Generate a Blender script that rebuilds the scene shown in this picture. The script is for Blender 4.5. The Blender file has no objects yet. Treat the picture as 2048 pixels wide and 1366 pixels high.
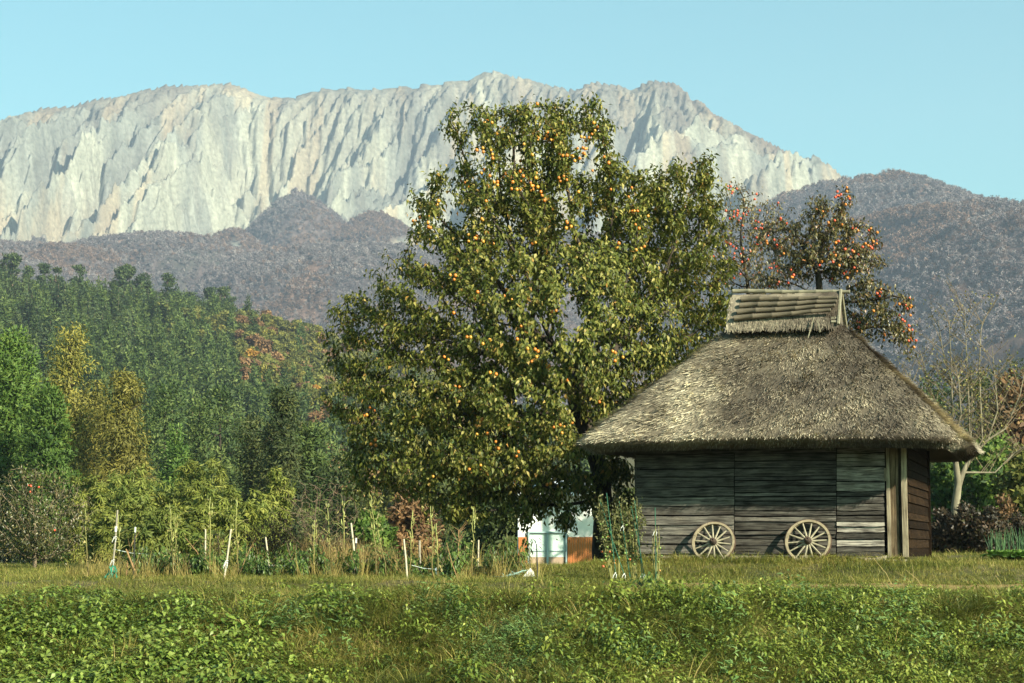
import bpy, math, random
import numpy as np
from mathutils import Vector, Matrix

SC = bpy.context.scene
COL = SC.collection
R = math.radians
rng = np.random.default_rng(7)
random.seed(7)

# ------------------------------------------------------------------ camera
F = 3980.0                      # focal length in pixels of a 2048 px wide frame
PITCH = math.atan(412 / F)
EYE = 1.6
cam_data = bpy.data.cameras.new('camera')
cam_data.sensor_width = 36
cam_data.lens = F / 2048 * 36
cam_data.clip_start = 0.5
cam_data.clip_end = 20000
cam = bpy.data.objects.new('camera', cam_data)
cam.location = (0, 0, EYE)
cam.rotation_euler = (R(90) + PITCH, 0, 0)
COL.objects.link(cam)
SC.camera = cam

# ------------------------------------------------------------------ sky, sun, exposure
SUN_EL, SUN_AZ = R(29.5), R(46)          # azimuth to the right of straight behind the camera
sun_dir = Vector((math.sin(SUN_AZ) * math.cos(SUN_EL), -math.cos(SUN_AZ) * math.cos(SUN_EL), math.sin(SUN_EL)))
world = bpy.data.worlds.new('World')
SC.world = world
world.use_nodes = True
wn, wl = world.node_tree.nodes, world.node_tree.links
wn.clear()
sky = wn.new('ShaderNodeTexSky')
sky.sky_type = 'NISHITA'
sky.sun_disc = False
sky.sun_elevation = SUN_EL
sky.sun_rotation = math.pi - SUN_AZ
sky.air_density = 1.0
sky.dust_density = 1.6
sky.ozone_density = 1.0
tint = wn.new('ShaderNodeMix'); tint.data_type = 'RGBA'; tint.blend_type = 'MULTIPLY'
tint.inputs[0].default_value = 1.0
tint.inputs[7].default_value = (0.655, 1.10, 0.90, 1)
bg = wn.new('ShaderNodeBackground'); bg.inputs[1].default_value = 0.084
wo = wn.new('ShaderNodeOutputWorld')
wl.new(sky.outputs[0], tint.inputs[6]); wl.new(tint.outputs[2], bg.inputs[0]); wl.new(bg.outputs[0], wo.inputs[0])
sun_data = bpy.data.lights.new('sun', 'SUN')
sun_data.energy = 5.0
sun_data.angle = R(0.5)
sun_data.color = (1.0, 0.92, 0.72)
sun = bpy.data.objects.new('sun', sun_data)
sun.rotation_euler = (-sun_dir).to_track_quat('-Z', 'Y').to_euler()
sun.location = (20, -20, 60)
COL.objects.link(sun)
SC.view_settings.view_transform = 'Standard'
SC.view_settings.look = 'None'
SC.view_settings.gamma = 1
SC.view_settings.exposure = 1.25
SC.view_settings.use_curve_mapping = False
SC.render.engine = 'CYCLES'
SC.cycles.use_denoising = True
SC.cycles.max_bounces = 5
SC.cycles.diffuse_bounces = 2
SC.cycles.glossy_bounces = 1
SC.cycles.transmission_bounces = 3
SC.cycles.volume_bounces = 0
SC.cycles.transparent_max_bounces = 6
SC.cycles.caustics_reflective = False
SC.cycles.caustics_refractive = False

# ------------------------------------------------------------------ helpers
def P(px, py, depth):
    """world point seen at pixel (px, py) of the 2048x1366 picture, at distance depth along +Y"""
    cx, cy = (px - 1024) / F, (683 - py) / F
    d = Vector((cx, math.cos(PITCH) - math.sin(PITCH) * cy, math.sin(PITCH) + math.cos(PITCH) * cy))
    return Vector((0, 0, EYE)) + d * (depth / d.y)

def X_at(px, depth):
    return P(px, 683, depth).x if False else (px - 1024) / F * depth

def hash2(ix, iy, s=0):
    h = (ix.astype(np.int64) * 374761393 + iy.astype(np.int64) * 668265263 + s * 974634777) & 0xFFFFFFFF
    h = ((h ^ (h >> 13)) * 1274126177) & 0xFFFFFFFF
    h = ((h ^ (h >> 16)) * 2246822519) & 0xFFFFFFFF
    return ((h ^ (h >> 15)) & 0xFFFFFF) / float(0xFFFFFF)

def vnoise(x, y, s=0):
    ix, iy = np.floor(x), np.floor(y)
    fx, fy = x - ix, y - iy
    ux, uy = fx * fx * fx * (fx * (fx * 6 - 15) + 10), fy * fy * fy * (fy * (fy * 6 - 15) + 10)
    a, b = hash2(ix, iy, s), hash2(ix + 1, iy, s)
    c, d = hash2(ix, iy + 1, s), hash2(ix + 1, iy + 1, s)
    return (a * (1 - ux) + b * ux) * (1 - uy) + (c * (1 - ux) + d * ux) * uy

def fbm(x, y, s=0, o=4, g=0.5):
    t, a, n = 0.0, 1.0, 0.0
    for k in range(o):
        t = t + a * vnoise(x * 2 ** k + 17.3 * k, y * 2 ** k - 9.1 * k, s + k); n += a; a *= g
    return t / n

def sstep(a, b, x):
    t = np.clip((x - a) / (b - a), 0, 1)
    return t * t * (3 - 2 * t)

def mesh_np(name, verts, faces, smooth=False, attrs=None, mat_idx=None):
    """mesh from an (n,3) array and an (m,k) array of indices"""
    me = bpy.data.meshes.new(name)
    verts = np.ascontiguousarray(verts, dtype=np.float32)
    faces = np.ascontiguousarray(faces, dtype=np.int32)
    m, k = faces.shape
    me.vertices.add(len(verts)); me.vertices.foreach_set('co', verts.ravel())
    me.loops.add(m * k); me.loops.foreach_set('vertex_index', faces.ravel())
    me.polygons.add(m)
    me.polygons.foreach_set('loop_start', np.arange(0, m * k, k, dtype=np.int32))
    me.polygons.foreach_set('loop_total', np.full(m, k, dtype=np.int32))
    if smooth:
        me.polygons.foreach_set('use_smooth', np.ones(m, dtype=bool))
    if mat_idx is not None:
        me.polygons.foreach_set('material_index', np.ascontiguousarray(mat_idx, dtype=np.int32))
    for n, v in (attrs or {}).items():
        v = np.ascontiguousarray(v, dtype=np.float32)
        if v.ndim == 1:
            a = me.attributes.new(n, 'FLOAT', 'POINT'); a.data.foreach_set('value', v)
        else:
            a = me.attributes.new(n, 'FLOAT_COLOR', 'POINT'); a.data.foreach_set('color', v.ravel())
    me.update(calc_edges=True)
    return me

class MB:
    """collects quads/tris with python lists, for small hard-surface meshes"""
    def __init__(s): s.v, s.f = [], []
    def add(s, vs, fs):
        n = len(s.v); s.v += [tuple(p) for p in vs]; s.f += [tuple(i + n for i in f) for f in fs]; return s
    def box(s, c, d, M=None, jit=0.0):
        x, y, z = d[0] / 2, d[1] / 2, d[2] / 2
        vs = [Vector((sx * x + random.uniform(-jit, jit), sy * y + random.uniform(-jit, jit) * .3, sz * z + random.uniform(-jit, jit))) for sx in (-1, 1) for sy in (-1, 1) for sz in (-1, 1)]
        vs = [(M @ p if M else p) + Vector(c) for p in vs]
        return s.add(vs, [(0, 1, 3, 2), (4, 6, 7, 5), (0, 4, 5, 1), (2, 3, 7, 6), (0, 2, 6, 4), (1, 5, 7, 3)])
    def tube(s, pts, rad, sides=6, cap=True):
        pts = [Vector(p) for p in pts]
        if not hasattr(rad, '__len__'): rad = [rad] * len(pts)
        n0 = len(s.v); up = None
        for i, p in enumerate(pts):
            t = (pts[min(i + 1, len(pts) - 1)] - pts[max(i - 1, 0)]).normalized()
            a = t.orthogonal().normalized() if up is None else (up - t * up.dot(t)).normalized()
            up = a; b = t.cross(a)
            for k in range(sides):
                an = 2 * math.pi * k / sides
                s.v.append(tuple(p + (a * math.cos(an) + b * math.sin(an)) * rad[i]))
        for i in range(len(pts) - 1):
            for k in range(sides):
                k2 = (k + 1) % sides
                s.f.append((n0 + i * sides + k, n0 + i * sides + k2, n0 + (i + 1) * sides + k2, n0 + (i + 1) * sides + k))
        if cap:
            s.f.append(tuple(n0 + k for k in reversed(range(sides))))
            s.f.append(tuple(n0 + (len(pts) - 1) * sides + k for k in range(sides)))
        return s
    def mesh(s, name, smooth=False):
        me = bpy.data.meshes.new(name); me.from_pydata(s.v, [], s.f); me.update()
        if smooth: me.polygons.foreach_set('use_smooth', np.ones(len(me.polygons), dtype=bool))
        return me
    def build(s, name, mat, parent=None, smooth=False):
        return obj(name, s.mesh(name, smooth), mat, parent)

def obj(name, me, mat=None, parent=None, loc=None):
    o = bpy.data.objects.new(name, me); COL.objects.link(o)
    for m in (mat if isinstance(mat, (list, tuple)) else [mat] if mat else []):
        if m.name not in [x.name for x in me.materials if x]: me.materials.append(m)
    if parent: o.parent = parent
    if loc is not None: o.location = loc
    return o

def tag(o, label=None, cat=None, group=None, kind=None):
    if label: o['label'] = label
    if cat: o['category'] = cat
    if group: o['group'] = group
    if kind: o['kind'] = kind
    return o

def empty(name, loc, label, cat, group=None, rz=0.0, scale=1.0):
    o = bpy.data.objects.new(name, None); COL.objects.link(o)
    o.empty_display_size = 0.1
    o.location = loc; o.rotation_euler = (0, 0, rz)
    o.scale = (scale,) * 3 if not hasattr(scale, '__len__') else scale
    return tag(o, label, cat, group)

def copy_tree(root, loc, rz=0.0, scale=1.0, label=None, group=None):
    r = root.copy(); COL.objects.link(r)
    r.location = loc; r.rotation_euler = (0, 0, rz)
    r.scale = (scale,) * 3 if not hasattr(scale, '__len__') else scale
    if label: r['label'] = label
    if group: r['group'] = group
    for ch in root.children:
        c = ch.copy(); COL.objects.link(c); c.parent = r
        for g in ch.children:
            d = g.copy(); COL.objects.link(d); d.parent = c
    return r

# ------------------------------------------------------------------ materials
def nmat(name):
    m = bpy.data.materials.new(name); m.use_nodes = True
    nt = m.node_tree
    b = nt.nodes['Principled BSDF']
    b.inputs['Specular IOR Level'].default_value = 0.2
    b.inputs['Roughness'].default_value = 0.85
    return m, nt.nodes, nt.links, b

def ramp(n, stops):
    r = n.new('ShaderNodeValToRGB'); e = r.color_ramp.elements
    while len(e) < len(stops): e.new(0.5)
    for el, (p, c) in zip(e, stops): el.position = p; el.color = (*c, 1)
    return r

def leaf_mat(name, stops, transl=0.35, gloss=0.35, noise=0.0, nscale=1.0, rough=0.5):
    """foliage: colour from the per-leaf attribute rnd (and a broad noise), partly translucent"""
    m, n, l, b = nmat(name)
    at = n.new('ShaderNodeAttribute'); at.attribute_name = 'rnd'
    rp = ramp(n, stops)
    src = at.outputs['Fac']
    oi = n.new('ShaderNodeObjectInfo')
    if noise:
        tc = n.new('ShaderNodeNewGeometry'); nz = n.new('ShaderNodeTexNoise'); nz.inputs['Scale'].default_value = nscale
        l.new(tc.outputs['Position'], nz.inputs['Vector'])
        ma = n.new('ShaderNodeMath'); ma.operation = 'MULTIPLY_ADD'; ma.inputs[1].default_value = noise; 
        l.new(nz.outputs['Fac'], ma.inputs[0]); 
        sb = n.new('ShaderNodeMath'); sb.operation = 'SUBTRACT'; sb.inputs[1].default_value = noise * 0.5
        l.new(src, sb.inputs[0]); l.new(sb.outputs[0], ma.inputs[2]); src = ma.outputs[0]
    l.new(src, rp.inputs[0])
    hs = n.new('ShaderNodeHueSaturation')
    vr = n.new('ShaderNodeMapRange'); vr.inputs[3].default_value = 0.82; vr.inputs[4].default_value = 1.18
    l.new(oi.outputs['Random'], vr.inputs[0]); l.new(vr.outputs[0], hs.inputs['Value'])
    l.new(rp.outputs[0], hs.inputs['Color'])
    l.new(hs.outputs[0], b.inputs['Base Color'])
    b.inputs['Specular IOR Level'].default_value = gloss; b.inputs['Roughness'].default_value = rough
    if transl:
        t = n.new('ShaderNodeBsdfTranslucent'); mx = n.new('ShaderNodeMixShader'); mx.inputs[0].default_value = transl
        l.new(hs.outputs[0], t.inputs[0]); l.new(b.outputs[0], mx.inputs[1]); l.new(t.outputs[0], mx.inputs[2])
        l.new(mx.outputs[0], n['Material Output'].inputs[0])
    return m

def plain(name, c, rough=0.8, spec=0.2, noise=0.25, scale=8.0, stretch=None, bump=0.0, metal=0.0):
    m, n, l, b = nmat(name)
    tc = n.new('ShaderNodeTexCoord'); mp = n.new('ShaderNodeMapping')
    if stretch: mp.inputs['Scale'].default_value = stretch
    nz = n.new('ShaderNodeTexNoise'); nz.inputs['Scale'].default_value = scale; nz.inputs['Detail'].default_value = 6
    l.new(tc.outputs['Object'], mp.inputs[0]); l.new(mp.outputs[0], nz.inputs['Vector'])
    rp = ramp(n, [(0.25, tuple(x * (1 - noise) for x in c)), (0.75, tuple(min(1, x * (1 + noise)) for x in c))])
    l.new(nz.outputs['Fac'], rp.inputs[0]); l.new(rp.outputs[0], b.inputs['Base Color'])
    b.inputs['Roughness'].default_value = rough; b.inputs['Specular IOR Level'].default_value = spec
    b.inputs['Metallic'].default_value = metal
    if bump:
        bp = n.new('ShaderNodeBump'); bp.inputs['Strength'].default_value = bump; bp.inputs['Distance'].default_value = 0.02
        l.new(nz.outputs['Fac'], bp.inputs['Height']); l.new(bp.outputs[0], b.inputs['Normal'])
    return m
# ================================================================== terrain
def hill_top(x):
    return np.interp(x, [-900, -420, -231, -134, -105, -73, -39, 0, 85, 190, 260, 600, 900],
                        [70, 106, 106, 100, 94, 84, 73, 58, 40, 44, 52, 70, 60])

HUT_C = Vector((5.93, 42.8, 0))

def ground_z(x, y):
    x = np.asarray(x, dtype=float); y = np.asarray(y, dtype=float)
    # bank rising from the camera's side to the terrace
    z = np.interp(y, [-40, 0, 15, 20, 27, 29.3, 33.0, 34.3, 35.5, 36.4, 38, 60, 90, 200, 3400], [-0.1, 0.0, -0.02, -0.1, -0.55, -0.55, 0.58, 0.76, 0.82, 0.97, 1.0, 1.05, 0.6, 0.0, 0.0])
    near = sstep(80, 50, y)
    z = z + near * sstep(10, 18, y) * (0.12 * (fbm(x * 0.35, y * 0.35, 3, 4) - 0.5) + (0.22 * (fbm(x * 0.55, y * 0.4, 8, 3) - 0.5) + 0.20 * (fbm(x * 1.5, y * 1.3, 5, 3) - 0.5)) * sstep(35, 33, y))
    # mound under the hut
    dx, dy = x - HUT_C.x, y - HUT_C.y
    u, v = dx * 0.961 - dy * 0.276, dx * 0.276 + dy * 0.961
    d = np.maximum(np.abs(u) - 3.2, 0) ** 2 + np.maximum(np.abs(v) - 3.2, 0) ** 2
    z = z + 0.28 * (1 - sstep(0.0, 2.4, np.sqrt(d)))
    # land on the right side of the hut stays level
    z = z + 0.22 * sstep(6.5, 9.5, x) * sstep(36.5, 39.5, y) * sstep(70, 50, y) * sstep(0, 2.2, np.sqrt(d)) * (1 + 0.8 * sstep(40.2, 43.0, y))
    # wooded hill
    rid = 900 + 60 * np.sin(x * 0.006)
    s = sstep(210, 1, np.zeros(1))[0] if False else np.clip((y - 230) / (rid - 230), 0, 1)
    s = s ** 1.15 * (1 + 0.35 * s * (1 - s))
    back = 1 - 0.25 * sstep(0, 500, y - rid)
    bump = 1 + 0.10 * (fbm(x * 0.012, y * 0.012, 11, 3) - 0.5)
    z = z + hill_top(x) * s * back * bump
    return z

def gz(x, y):
    return float(ground_z(np.array([x]), np.array([y]))[0])

def geo_axis(a, b, fine, grow, limit_lo, limit_hi):
    mid = list(np.arange(a, b + 1e-6, fine))
    hi, st = [], fine
    while (hi[-1] if hi else b) < limit_hi:
        st = st * grow; hi.append((hi[-1] if hi else b) + st)
    lo, st = [], fine
    while (lo[-1] if lo else a) > limit_lo:
        st = st * grow; lo.append((lo[-1] if lo else a) - st)
    hi[-1] = limit_hi if hi else b
    if lo: lo[-1] = limit_lo
    return np.array(lo[::-1] + mid + hi)

def grid_faces(ny, nx):
    i = np.arange(ny * nx).reshape(ny, nx)
    return np.stack([i[:-1, :-1], i[:-1, 1:], i[1:, 1:], i[1:, :-1]], -1).reshape(-1, 4)

gx = geo_axis(-11, 13, 0.2, 1.09, -3000, 3000)
gy = geo_axis(15, 50, 0.2, 1.07, -50, 1750)
GX, GY = np.meshgrid(gx, gy)
GZ = ground_z(GX, GY)
m, n, l, b = nmat('soil_and_turf')
tc = n.new('ShaderNodeNewGeometry')
n1 = n.new('ShaderNodeTexNoise'); n1.inputs['Scale'].default_value = 0.9; n1.inputs['Detail'].default_value = 8
n2 = n.new('ShaderNodeTexNoise'); n2.inputs['Scale'].default_value = 14; n2.inputs['Detail'].default_value = 6
l.new(tc.outputs['Position'], n1.inputs['Vector']); l.new(tc.outputs['Position'], n2.inputs['Vector'])
r1 = ramp(n, [(0.3, (0.055, 0.06, 0.018)), (0.5, (0.085, 0.075, 0.03)), (0.68, (0.11, 0.085, 0.045))])
l.new(n1.outputs['Fac'], r1.inputs[0])
mx = n.new('ShaderNodeMix'); mx.data_type = 'RGBA'; mx.blend_type = 'MULTIPLY'; mx.inputs[0].default_value = 0.8
r2 = ramp(n, [(0.3, (0.45, 0.45, 0.45)), (0.7, (1.2, 1.2, 1.2))])
l.new(n2.outputs['Fac'], r2.inputs[0]); l.new(r1.outputs[0], mx.inputs[6]); l.new(r2.outputs[0], mx.inputs[7])
l.new(mx.outputs[2], b.inputs['Base Color'])
bp = n.new('ShaderNodeBump'); bp.inputs['Strength'].default_value = 0.9; bp.inputs['Distance'].default_value = 0.06
l.new(n2.outputs['Fac'], bp.inputs['Height']); l.new(bp.outputs[0], b.inputs['Normal'])
M_soil = m
ground = obj('ground', mesh_np('ground', np.stack([GX, GY, GZ], -1).reshape(-1, 3), grid_faces(*GX.shape), True), M_soil)
tag(ground, 'grassy bank and terrace ground running back to the wooded hill', kind='structure')

# ------------------------------------------------------------------ the mountain
# skyline of the rock ridge in picture pixels (x, y) and the distance of the ridge there
SKY = [(-900, 330), (-500, 285), (-250, 262), (0, 240), (60, 213), (150, 200), (260, 172), (350, 158), (450, 162), (500, 180), (580, 182), (640, 172), (690, 163), (740, 170),
       (800, 166), (860, 160), (930, 150), (965, 137), (1000, 136), (1060, 150), (1100, 158), (1140, 168), (1200, 155), (1240, 164), (1270, 175), (1310, 150), (1335, 158),
       (1362, 160), (1378, 168), (1392, 190), (1420, 198), (1450, 222), (1500, 250), (1560, 285), (1620, 310), (1680, 335), (1720, 358), (1800, 400), (2000, 470), (2300, 560), (2900, 700)]
RD = lambda px: np.interp(px, [-900, 0, 500, 1000, 1350, 1700, 2900], [4300, 4500, 4650, 4600, 4480, 4250, 3900])
sk_px = np.array([p[0] for p in SKY], float); sk_py = np.array([p[1] for p in SKY], float)
sk_y = RD(sk_px); sk_x = (sk_px - 1024) / F * sk_y
sk_z = EYE + np.array([P(a, c, d).z - EYE for a, c, d in zip(sk_px, sk_py, sk_y)])

mxs = np.concatenate([np.linspace(-3000, -1330, 60)[:-1], np.linspace(-1330, 1330, 820), np.linspace(1330, 3000, 60)[1:]])
mys = np.concatenate([np.linspace(1500, 3050, 100)[:-1], np.linspace(3050, 4720, 340), np.linspace(4720, 5200, 12)[1:]])
MX, MY = np.meshgrid(mxs, mys)
WX = MX + 60 * (fbm(MX / 420, MY / 420, 21, 3) - 0.5)
# stream-power erosion of the rock face on its own regular grid
CE = 4.4
ex_ = np.arange(-1560, 1561, CE); ey_ = np.arange(3330, 4740, CE)
EX, EY = np.meshgrid(ex_, ey_)
def bil(A, xs, ys, x, y):
    fx = np.clip((x - xs[0]) / (xs[1] - xs[0]), 0, len(xs) - 1.001); fy = np.clip((y - ys[0]) / (ys[1] - ys[0]), 0, len(ys) - 1.001)
    i, j = fx.astype(int), fy.astype(int); fx, fy = fx - i, fy - j
    return (A[j, i] * (1 - fx) + A[j, i + 1] * fx) * (1 - fy) + (A[j + 1, i] * (1 - fx) + A[j + 1, i + 1] * fx) * fy
def face_base(x, y):
    ry = np.interp(x + 60 * (fbm(x / 420, y / 420, 21, 3) - 0.5), sk_x, sk_y); rz = np.interp(x, sk_x, sk_z)
    tt_ = ry - y
    by = 3575 + 180 * (fbm(x / 300, x * 0, 5, 3) - 0.5)
    tb_ = np.maximum(ry - by, 200); qq = tt_ / tb_
    fz = np.interp(x, [-1500, -900, -300, 0, 400, 800, 1500], [500, 522, 517, 500, 465, 420, 370])
    q1 = np.clip(qq, 0, 1)
    fc = fz + (rz - fz) * (1 - q1 ** 0.97)
    lw = fz - (by - y) * 0.20 - 40 * sstep(0, 600, by - y)
    return np.where(tt_ < 0, rz + tt_ * 0.75, np.where(qq < 1, fc, lw)), qq, tt_
H0, EQ, ET = face_base(EX, EY)
SKW = np.interp(EX, [-1300, -700, -300, 0, 400, 900], [0.15, 0.0, -0.1, -0.15, -0.2, -0.2])
EH = H0 + (ET > 0) * (EQ < 1.1) * (sstep(0, 0.30, EQ) * (1 - 0.7 * sstep(0.8, 1.1, EQ)) * (150 * (fbm((EX + SKW * (EY - 4100)) / 330, EY / 1500, 199, 2) - 0.5) + 165 * (fbm((EX + SKW * (EY - 4100)) / 150, EY / 900, 201, 2) - 0.5) + 70 * (fbm((EX + SKW * (EY - 4100)) / 62, EY / 320, 203, 2) - 0.5) + 24 * (fbm((EX + SKW * (EY - 4100)) / 24, EY / 150, 207, 2) - 0.5)) + 24 * (fbm(EX / 44, EY / 60, 205, 3) - 0.5) + 9 * (fbm(EX / 17, EY / 24, 206, 2) - 0.5) + rng.uniform(-1, 1, EX.shape) * 2.0)
ny_, nx_ = EH.shape
fixed = (EQ > 1.02) | (ET < -30)
fixed[0, :] = fixed[-1, :] = True; fixed[:, 0] = fixed[:, -1] = True
idx = np.arange(ny_ * nx_).reshape(ny_, nx_)
offs = [(-1, 0, 1.0), (1, 0, 1.0), (0, -1, 1.0), (0, 1, 1.0), (-1, -1, 1.414), (-1, 1, 1.414), (1, -1, 1.414), (1, 1, 1.414)]
fixl = fixed.ravel()
hard = (0.25 + 1.5 * fbm(EX / 90, EY / 90, 211, 4, 0.6)).ravel()
for step in range(36):
    best = np.zeros_like(EH); rec = idx.copy(); dist = np.ones_like(EH)
    Hp = np.pad(EH, 1, constant_values=1e9)
    for dy_, dx_, dl in offs:
        nb = Hp[1 + dy_:1 + dy_ + ny_, 1 + dx_:1 + dx_ + nx_]
        sl = (EH - nb) / (dl * CE) * rng.uniform(0.85, 1.15, EH.shape)
        mk = sl > best
        best = np.where(mk, sl, best); rec = np.where(mk, idx + dy_ * nx_ + dx_, rec); dist = np.where(mk, dl * CE, dist)
    rl = rec.ravel(); order = np.argsort(-EH.ravel(), kind='stable').tolist(); rlist = rl.tolist()
    A = [1.0] * (ny_ * nx_)
    for i in order:
        r_ = rlist[i]
        if r_ != i: A[r_] += A[i]
    K = 1.25 * hard
    fac = (K * (np.array(A) * CE * CE / 1000.0) ** 0.46 / dist.ravel())
    fac[fixl] = 0; fac[rl == np.arange(ny_ * nx_)] = 0
    fl = fac.tolist(); hl = EH.ravel().tolist()
    for i in reversed(order):
        f_ = fl[i]
        if f_: hl[i] = (hl[i] + f_ * hl[rlist[i]]) / (1 + f_)
    EH = np.array(hl).reshape(ny_, nx_)
    # loose walls slump towards the angle of repose
    for it in range(1):
        Hp = np.pad(EH, 1, mode='edge'); dlt = np.zeros_like(EH)
        for dy_, dx_, dl in offs[:4]:
            nb = Hp[1 + dy_:1 + dy_ + ny_, 1 + dx_:1 + dx_ + nx_]
            exs = (EH - nb) - 1.5 * CE
            dlt -= np.clip(exs, 0, 30) * 0.18; 
            exs2 = (nb - EH) - 1.5 * CE
            dlt += np.clip(exs2, 0, 30) * 0.18
        EH = EH + np.where(fixed, 0, dlt)
DE = EH - H0
_, q_, t_ = face_base(MX, MY)
h0 = face_base(MX, MY)[0]; q = np.clip(q_, 0, 1); t = t_
lean = np.interp(MX, [-1300, -700, 0, 600, 1300], [0.20, 0.32, 0.46, 0.5, 0.4]) * np.clip(t, 0, 1100)
de = bil(DE, ex_, ey_, np.clip(MX + lean, ex_[0], ex_[-1]), MY + np.interp(MX + lean, sk_x, sk_y) - np.interp(MX, sk_x, sk_y))
edge = sstep(-1560, -1500, MX) * sstep(1560, 1500, MX) * sstep(3330, 3380, MY) * sstep(4740, 4700, MY)
h = h0 + (de - 48 * sstep(0.02, 0.30, q) * (1 - sstep(0.85, 1.05, q_))) * edge * (1.0 + 0.75 * sstep(0.02, 0.25, q))
xl = MX + lean
def spurs(u, amp_seed, tt_, lo=0.30):
    k_ = np.floor(u); f_ = u - k_
    tooth = np.where(f_ < lo, f_ / lo, (1 - f_) / (1 - lo))
    A_ = 0.5 + 0.75 * hash2(k_, k_ * 0, amp_seed)
    return tooth * A_ * (0.75 + 0.5 * vnoise(k_ * 3.7, tt_ / 260, amp_seed + 5)), A_
w1 = 120 * (fbm(xl / 380, t / 900, 221, 3) - 0.5) + 22 * (fbm(MX / 90, MY / 110, 222, 3) - 0.5)
w2 = 60 * (fbm(MX / 170, MY / 200, 224, 3) - 0.5) + 16 * (fbm(MX / 40, MY / 60, 225, 2) - 0.5)
s1, _a = spurs((xl + w1) / 165, 231, t)
s2, _a = spurs((xl + w2 + 0.45 * t) / 64, 241, t, 0.4)
s3, _a = spurs((xl + w2 * 1.3 - 0.30 * t) / 47, 251, t, 0.4)
env_ = sstep(0.02, 0.45, q) * (1 - 0.8 * sstep(0.85, 1.08, q_)) * (t > 0)
h = h + env_ * (128 * (s1 - 0.45) + 16 * (s2 - 0.4) + 9 * (s3 - 0.4))
rz_ = np.interp(MX, sk_x, sk_z)
ry_ = np.maximum(t + MY, 100)
cap_ = EYE + (rz_ - EYE) * MY / ry_ - 0.02 * t
over = h - cap_
h = np.where((t > 0) & (over > -25), cap_ - 25 + 25 * np.tanh((over + 25) / 50.0) , h)
h += ((np.abs(fbm((MX - 0.3 * MY * (MX > 0)) / 16, MY / 62, 61, 4, 0.65) - 0.5) * -62 + 9) * (0.5 + fbm(MX / 160, MY / 160, 63, 2))) * sstep(0.0, 0.06, q) * (1 - sstep(0.95, 1.05, q_)) * (t > 0)
h += 16 * (fbm(MX / 46, MX * 0 + 3, 71, 3) - 0.5) * np.exp(-(t / 60.0) ** 2)
# wooded knolls at the foot of the cliffs: (pixel x, pixel y of top, distance, half width, half depth)
veg = sstep(0.90, 1.02, q_ + 0.20 * (fbm(MX / 130, MY / 130, 77, 4) - 0.5))
for kx, ky, kd, wx_, drop, rnd_ in [(305, 484, 3380, 140, 48, .5), (465, 466, 3500, 60, 60, .5), (597, 384, 3780, 100, 90, .10), (745, 425, 3700, 105, 85, .2), (690, 525, 3300, 190, 40, .5),
                            (100, 520, 3300, 150, 30, .5), (880, 505, 3450, 130, 50, .4), (1060, 480, 3450, 150, 50, .4), (1330, 430, 3500, 130, 70, .3), (-200, 515, 3300, 240, 40, .5)]:
    p = P(kx, ky, kd)
    wob = 0.35 * (fbm(MX / 80, MY / 80, 83 + int(kx) % 50, 3) - 0.5)
    ly = np.where(MY < kd, (MY - kd) / (wx_ * 1.7), (MY - kd) / (wx_ * 0.8))
    dd = np.sqrt(((MX - p.x + 0.15 * (MY - kd)) / wx_) ** 2 + ly ** 2 + rnd_ ** 2) - rnd_ + wob * 0.6
    knoll = p.z - drop * dd - 90 * np.maximum(dd - 0.8, 0) ** 1.6
    veg = np.where(knoll > h - 6, np.maximum(veg, sstep(-6, 6, knoll - h)), veg)
    h = np.maximum(h, knoll)
# wooded hill on the right, nearer than the rock ridge
HS = [(1150, 640), (1330, 520), (1450, 455), (1560, 395), (1640, 365), (1710, 356), (1760, 348), (1800, 341), (1840, 350), (1900, 374), (1960, 402), (2048, 436), (2200, 500), (2500, 610), (2900, 720)]
hpx = np.array([p[0] for p in HS], float); hd = np.interp(hpx, [1150, 1800, 2900], [3500, 3150, 2800])
hzx = (hpx - 1024) / F * hd; hzz = np.array([P(a, c, d).z for a, c, d in zip(hpx, [p[1] for p in HS], hd)])
hy_ = np.interp(MX, hzx, hd); hz_ = np.interp(MX, hzx, hzz)
tt = hy_ - MY
spur = fbm(MX / 210 + MY / 500, MY / 700, 93, 4) - 0.5
hill = np.where(tt < 0, hz_ + tt * 0.55, hz_ - tt * 0.30 + sstep(0, 1300, tt) * 60 + 90 * spur * sstep(0, 350, tt)) - 4
hill = np.where(MX < hzx[0], -500, hill)
veg = np.where(hill > h - 4, 1.0, veg)
h = np.maximum(h, hill)
# scree fans running down into the woods
scree = np.zeros_like(h)
for pts in [[(405, 470, 3560), (412, 505, 3450), (425, 532, 3300)], [(600, 490, 3480), (640, 478, 3520)], [(770, 508, 3420), (815, 488, 3500), (840, 470, 3560)], [(440, 520, 3350), (466, 512, 3380)], [(0, 492, 3500), (90, 488, 3520), (120, 478, 3560)]]:
    for (a0, b0, c0), (a1, b1, c1) in zip(pts[:-1], pts[1:]):
        for f in np.linspace(0, 1, 8):
            c_ = c0 + (c1 - c0) * f; p = P(a0 + (a1 - a0) * f, b0 + (b1 - b0) * f, c_)
            scree = np.maximum(scree, np.exp(-((MX - p.x) / 9) ** 2 - ((MY - c_) / 36) ** 2))
veg = veg * (1 - np.clip(scree * 1.6 * (0.4 + fbm(MX / 14, MY / 30, 99, 3)), 0, 1))
# tree crowns as relief on the wooded slopes
cr = vnoise(MX / 7.0, MY / 9.0, 121) * 5.0 + vnoise(MX / 15.0, MY / 18.0, 122) * 7.0
h += (cr - 6) * np.clip(veg, 0, 1)
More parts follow.
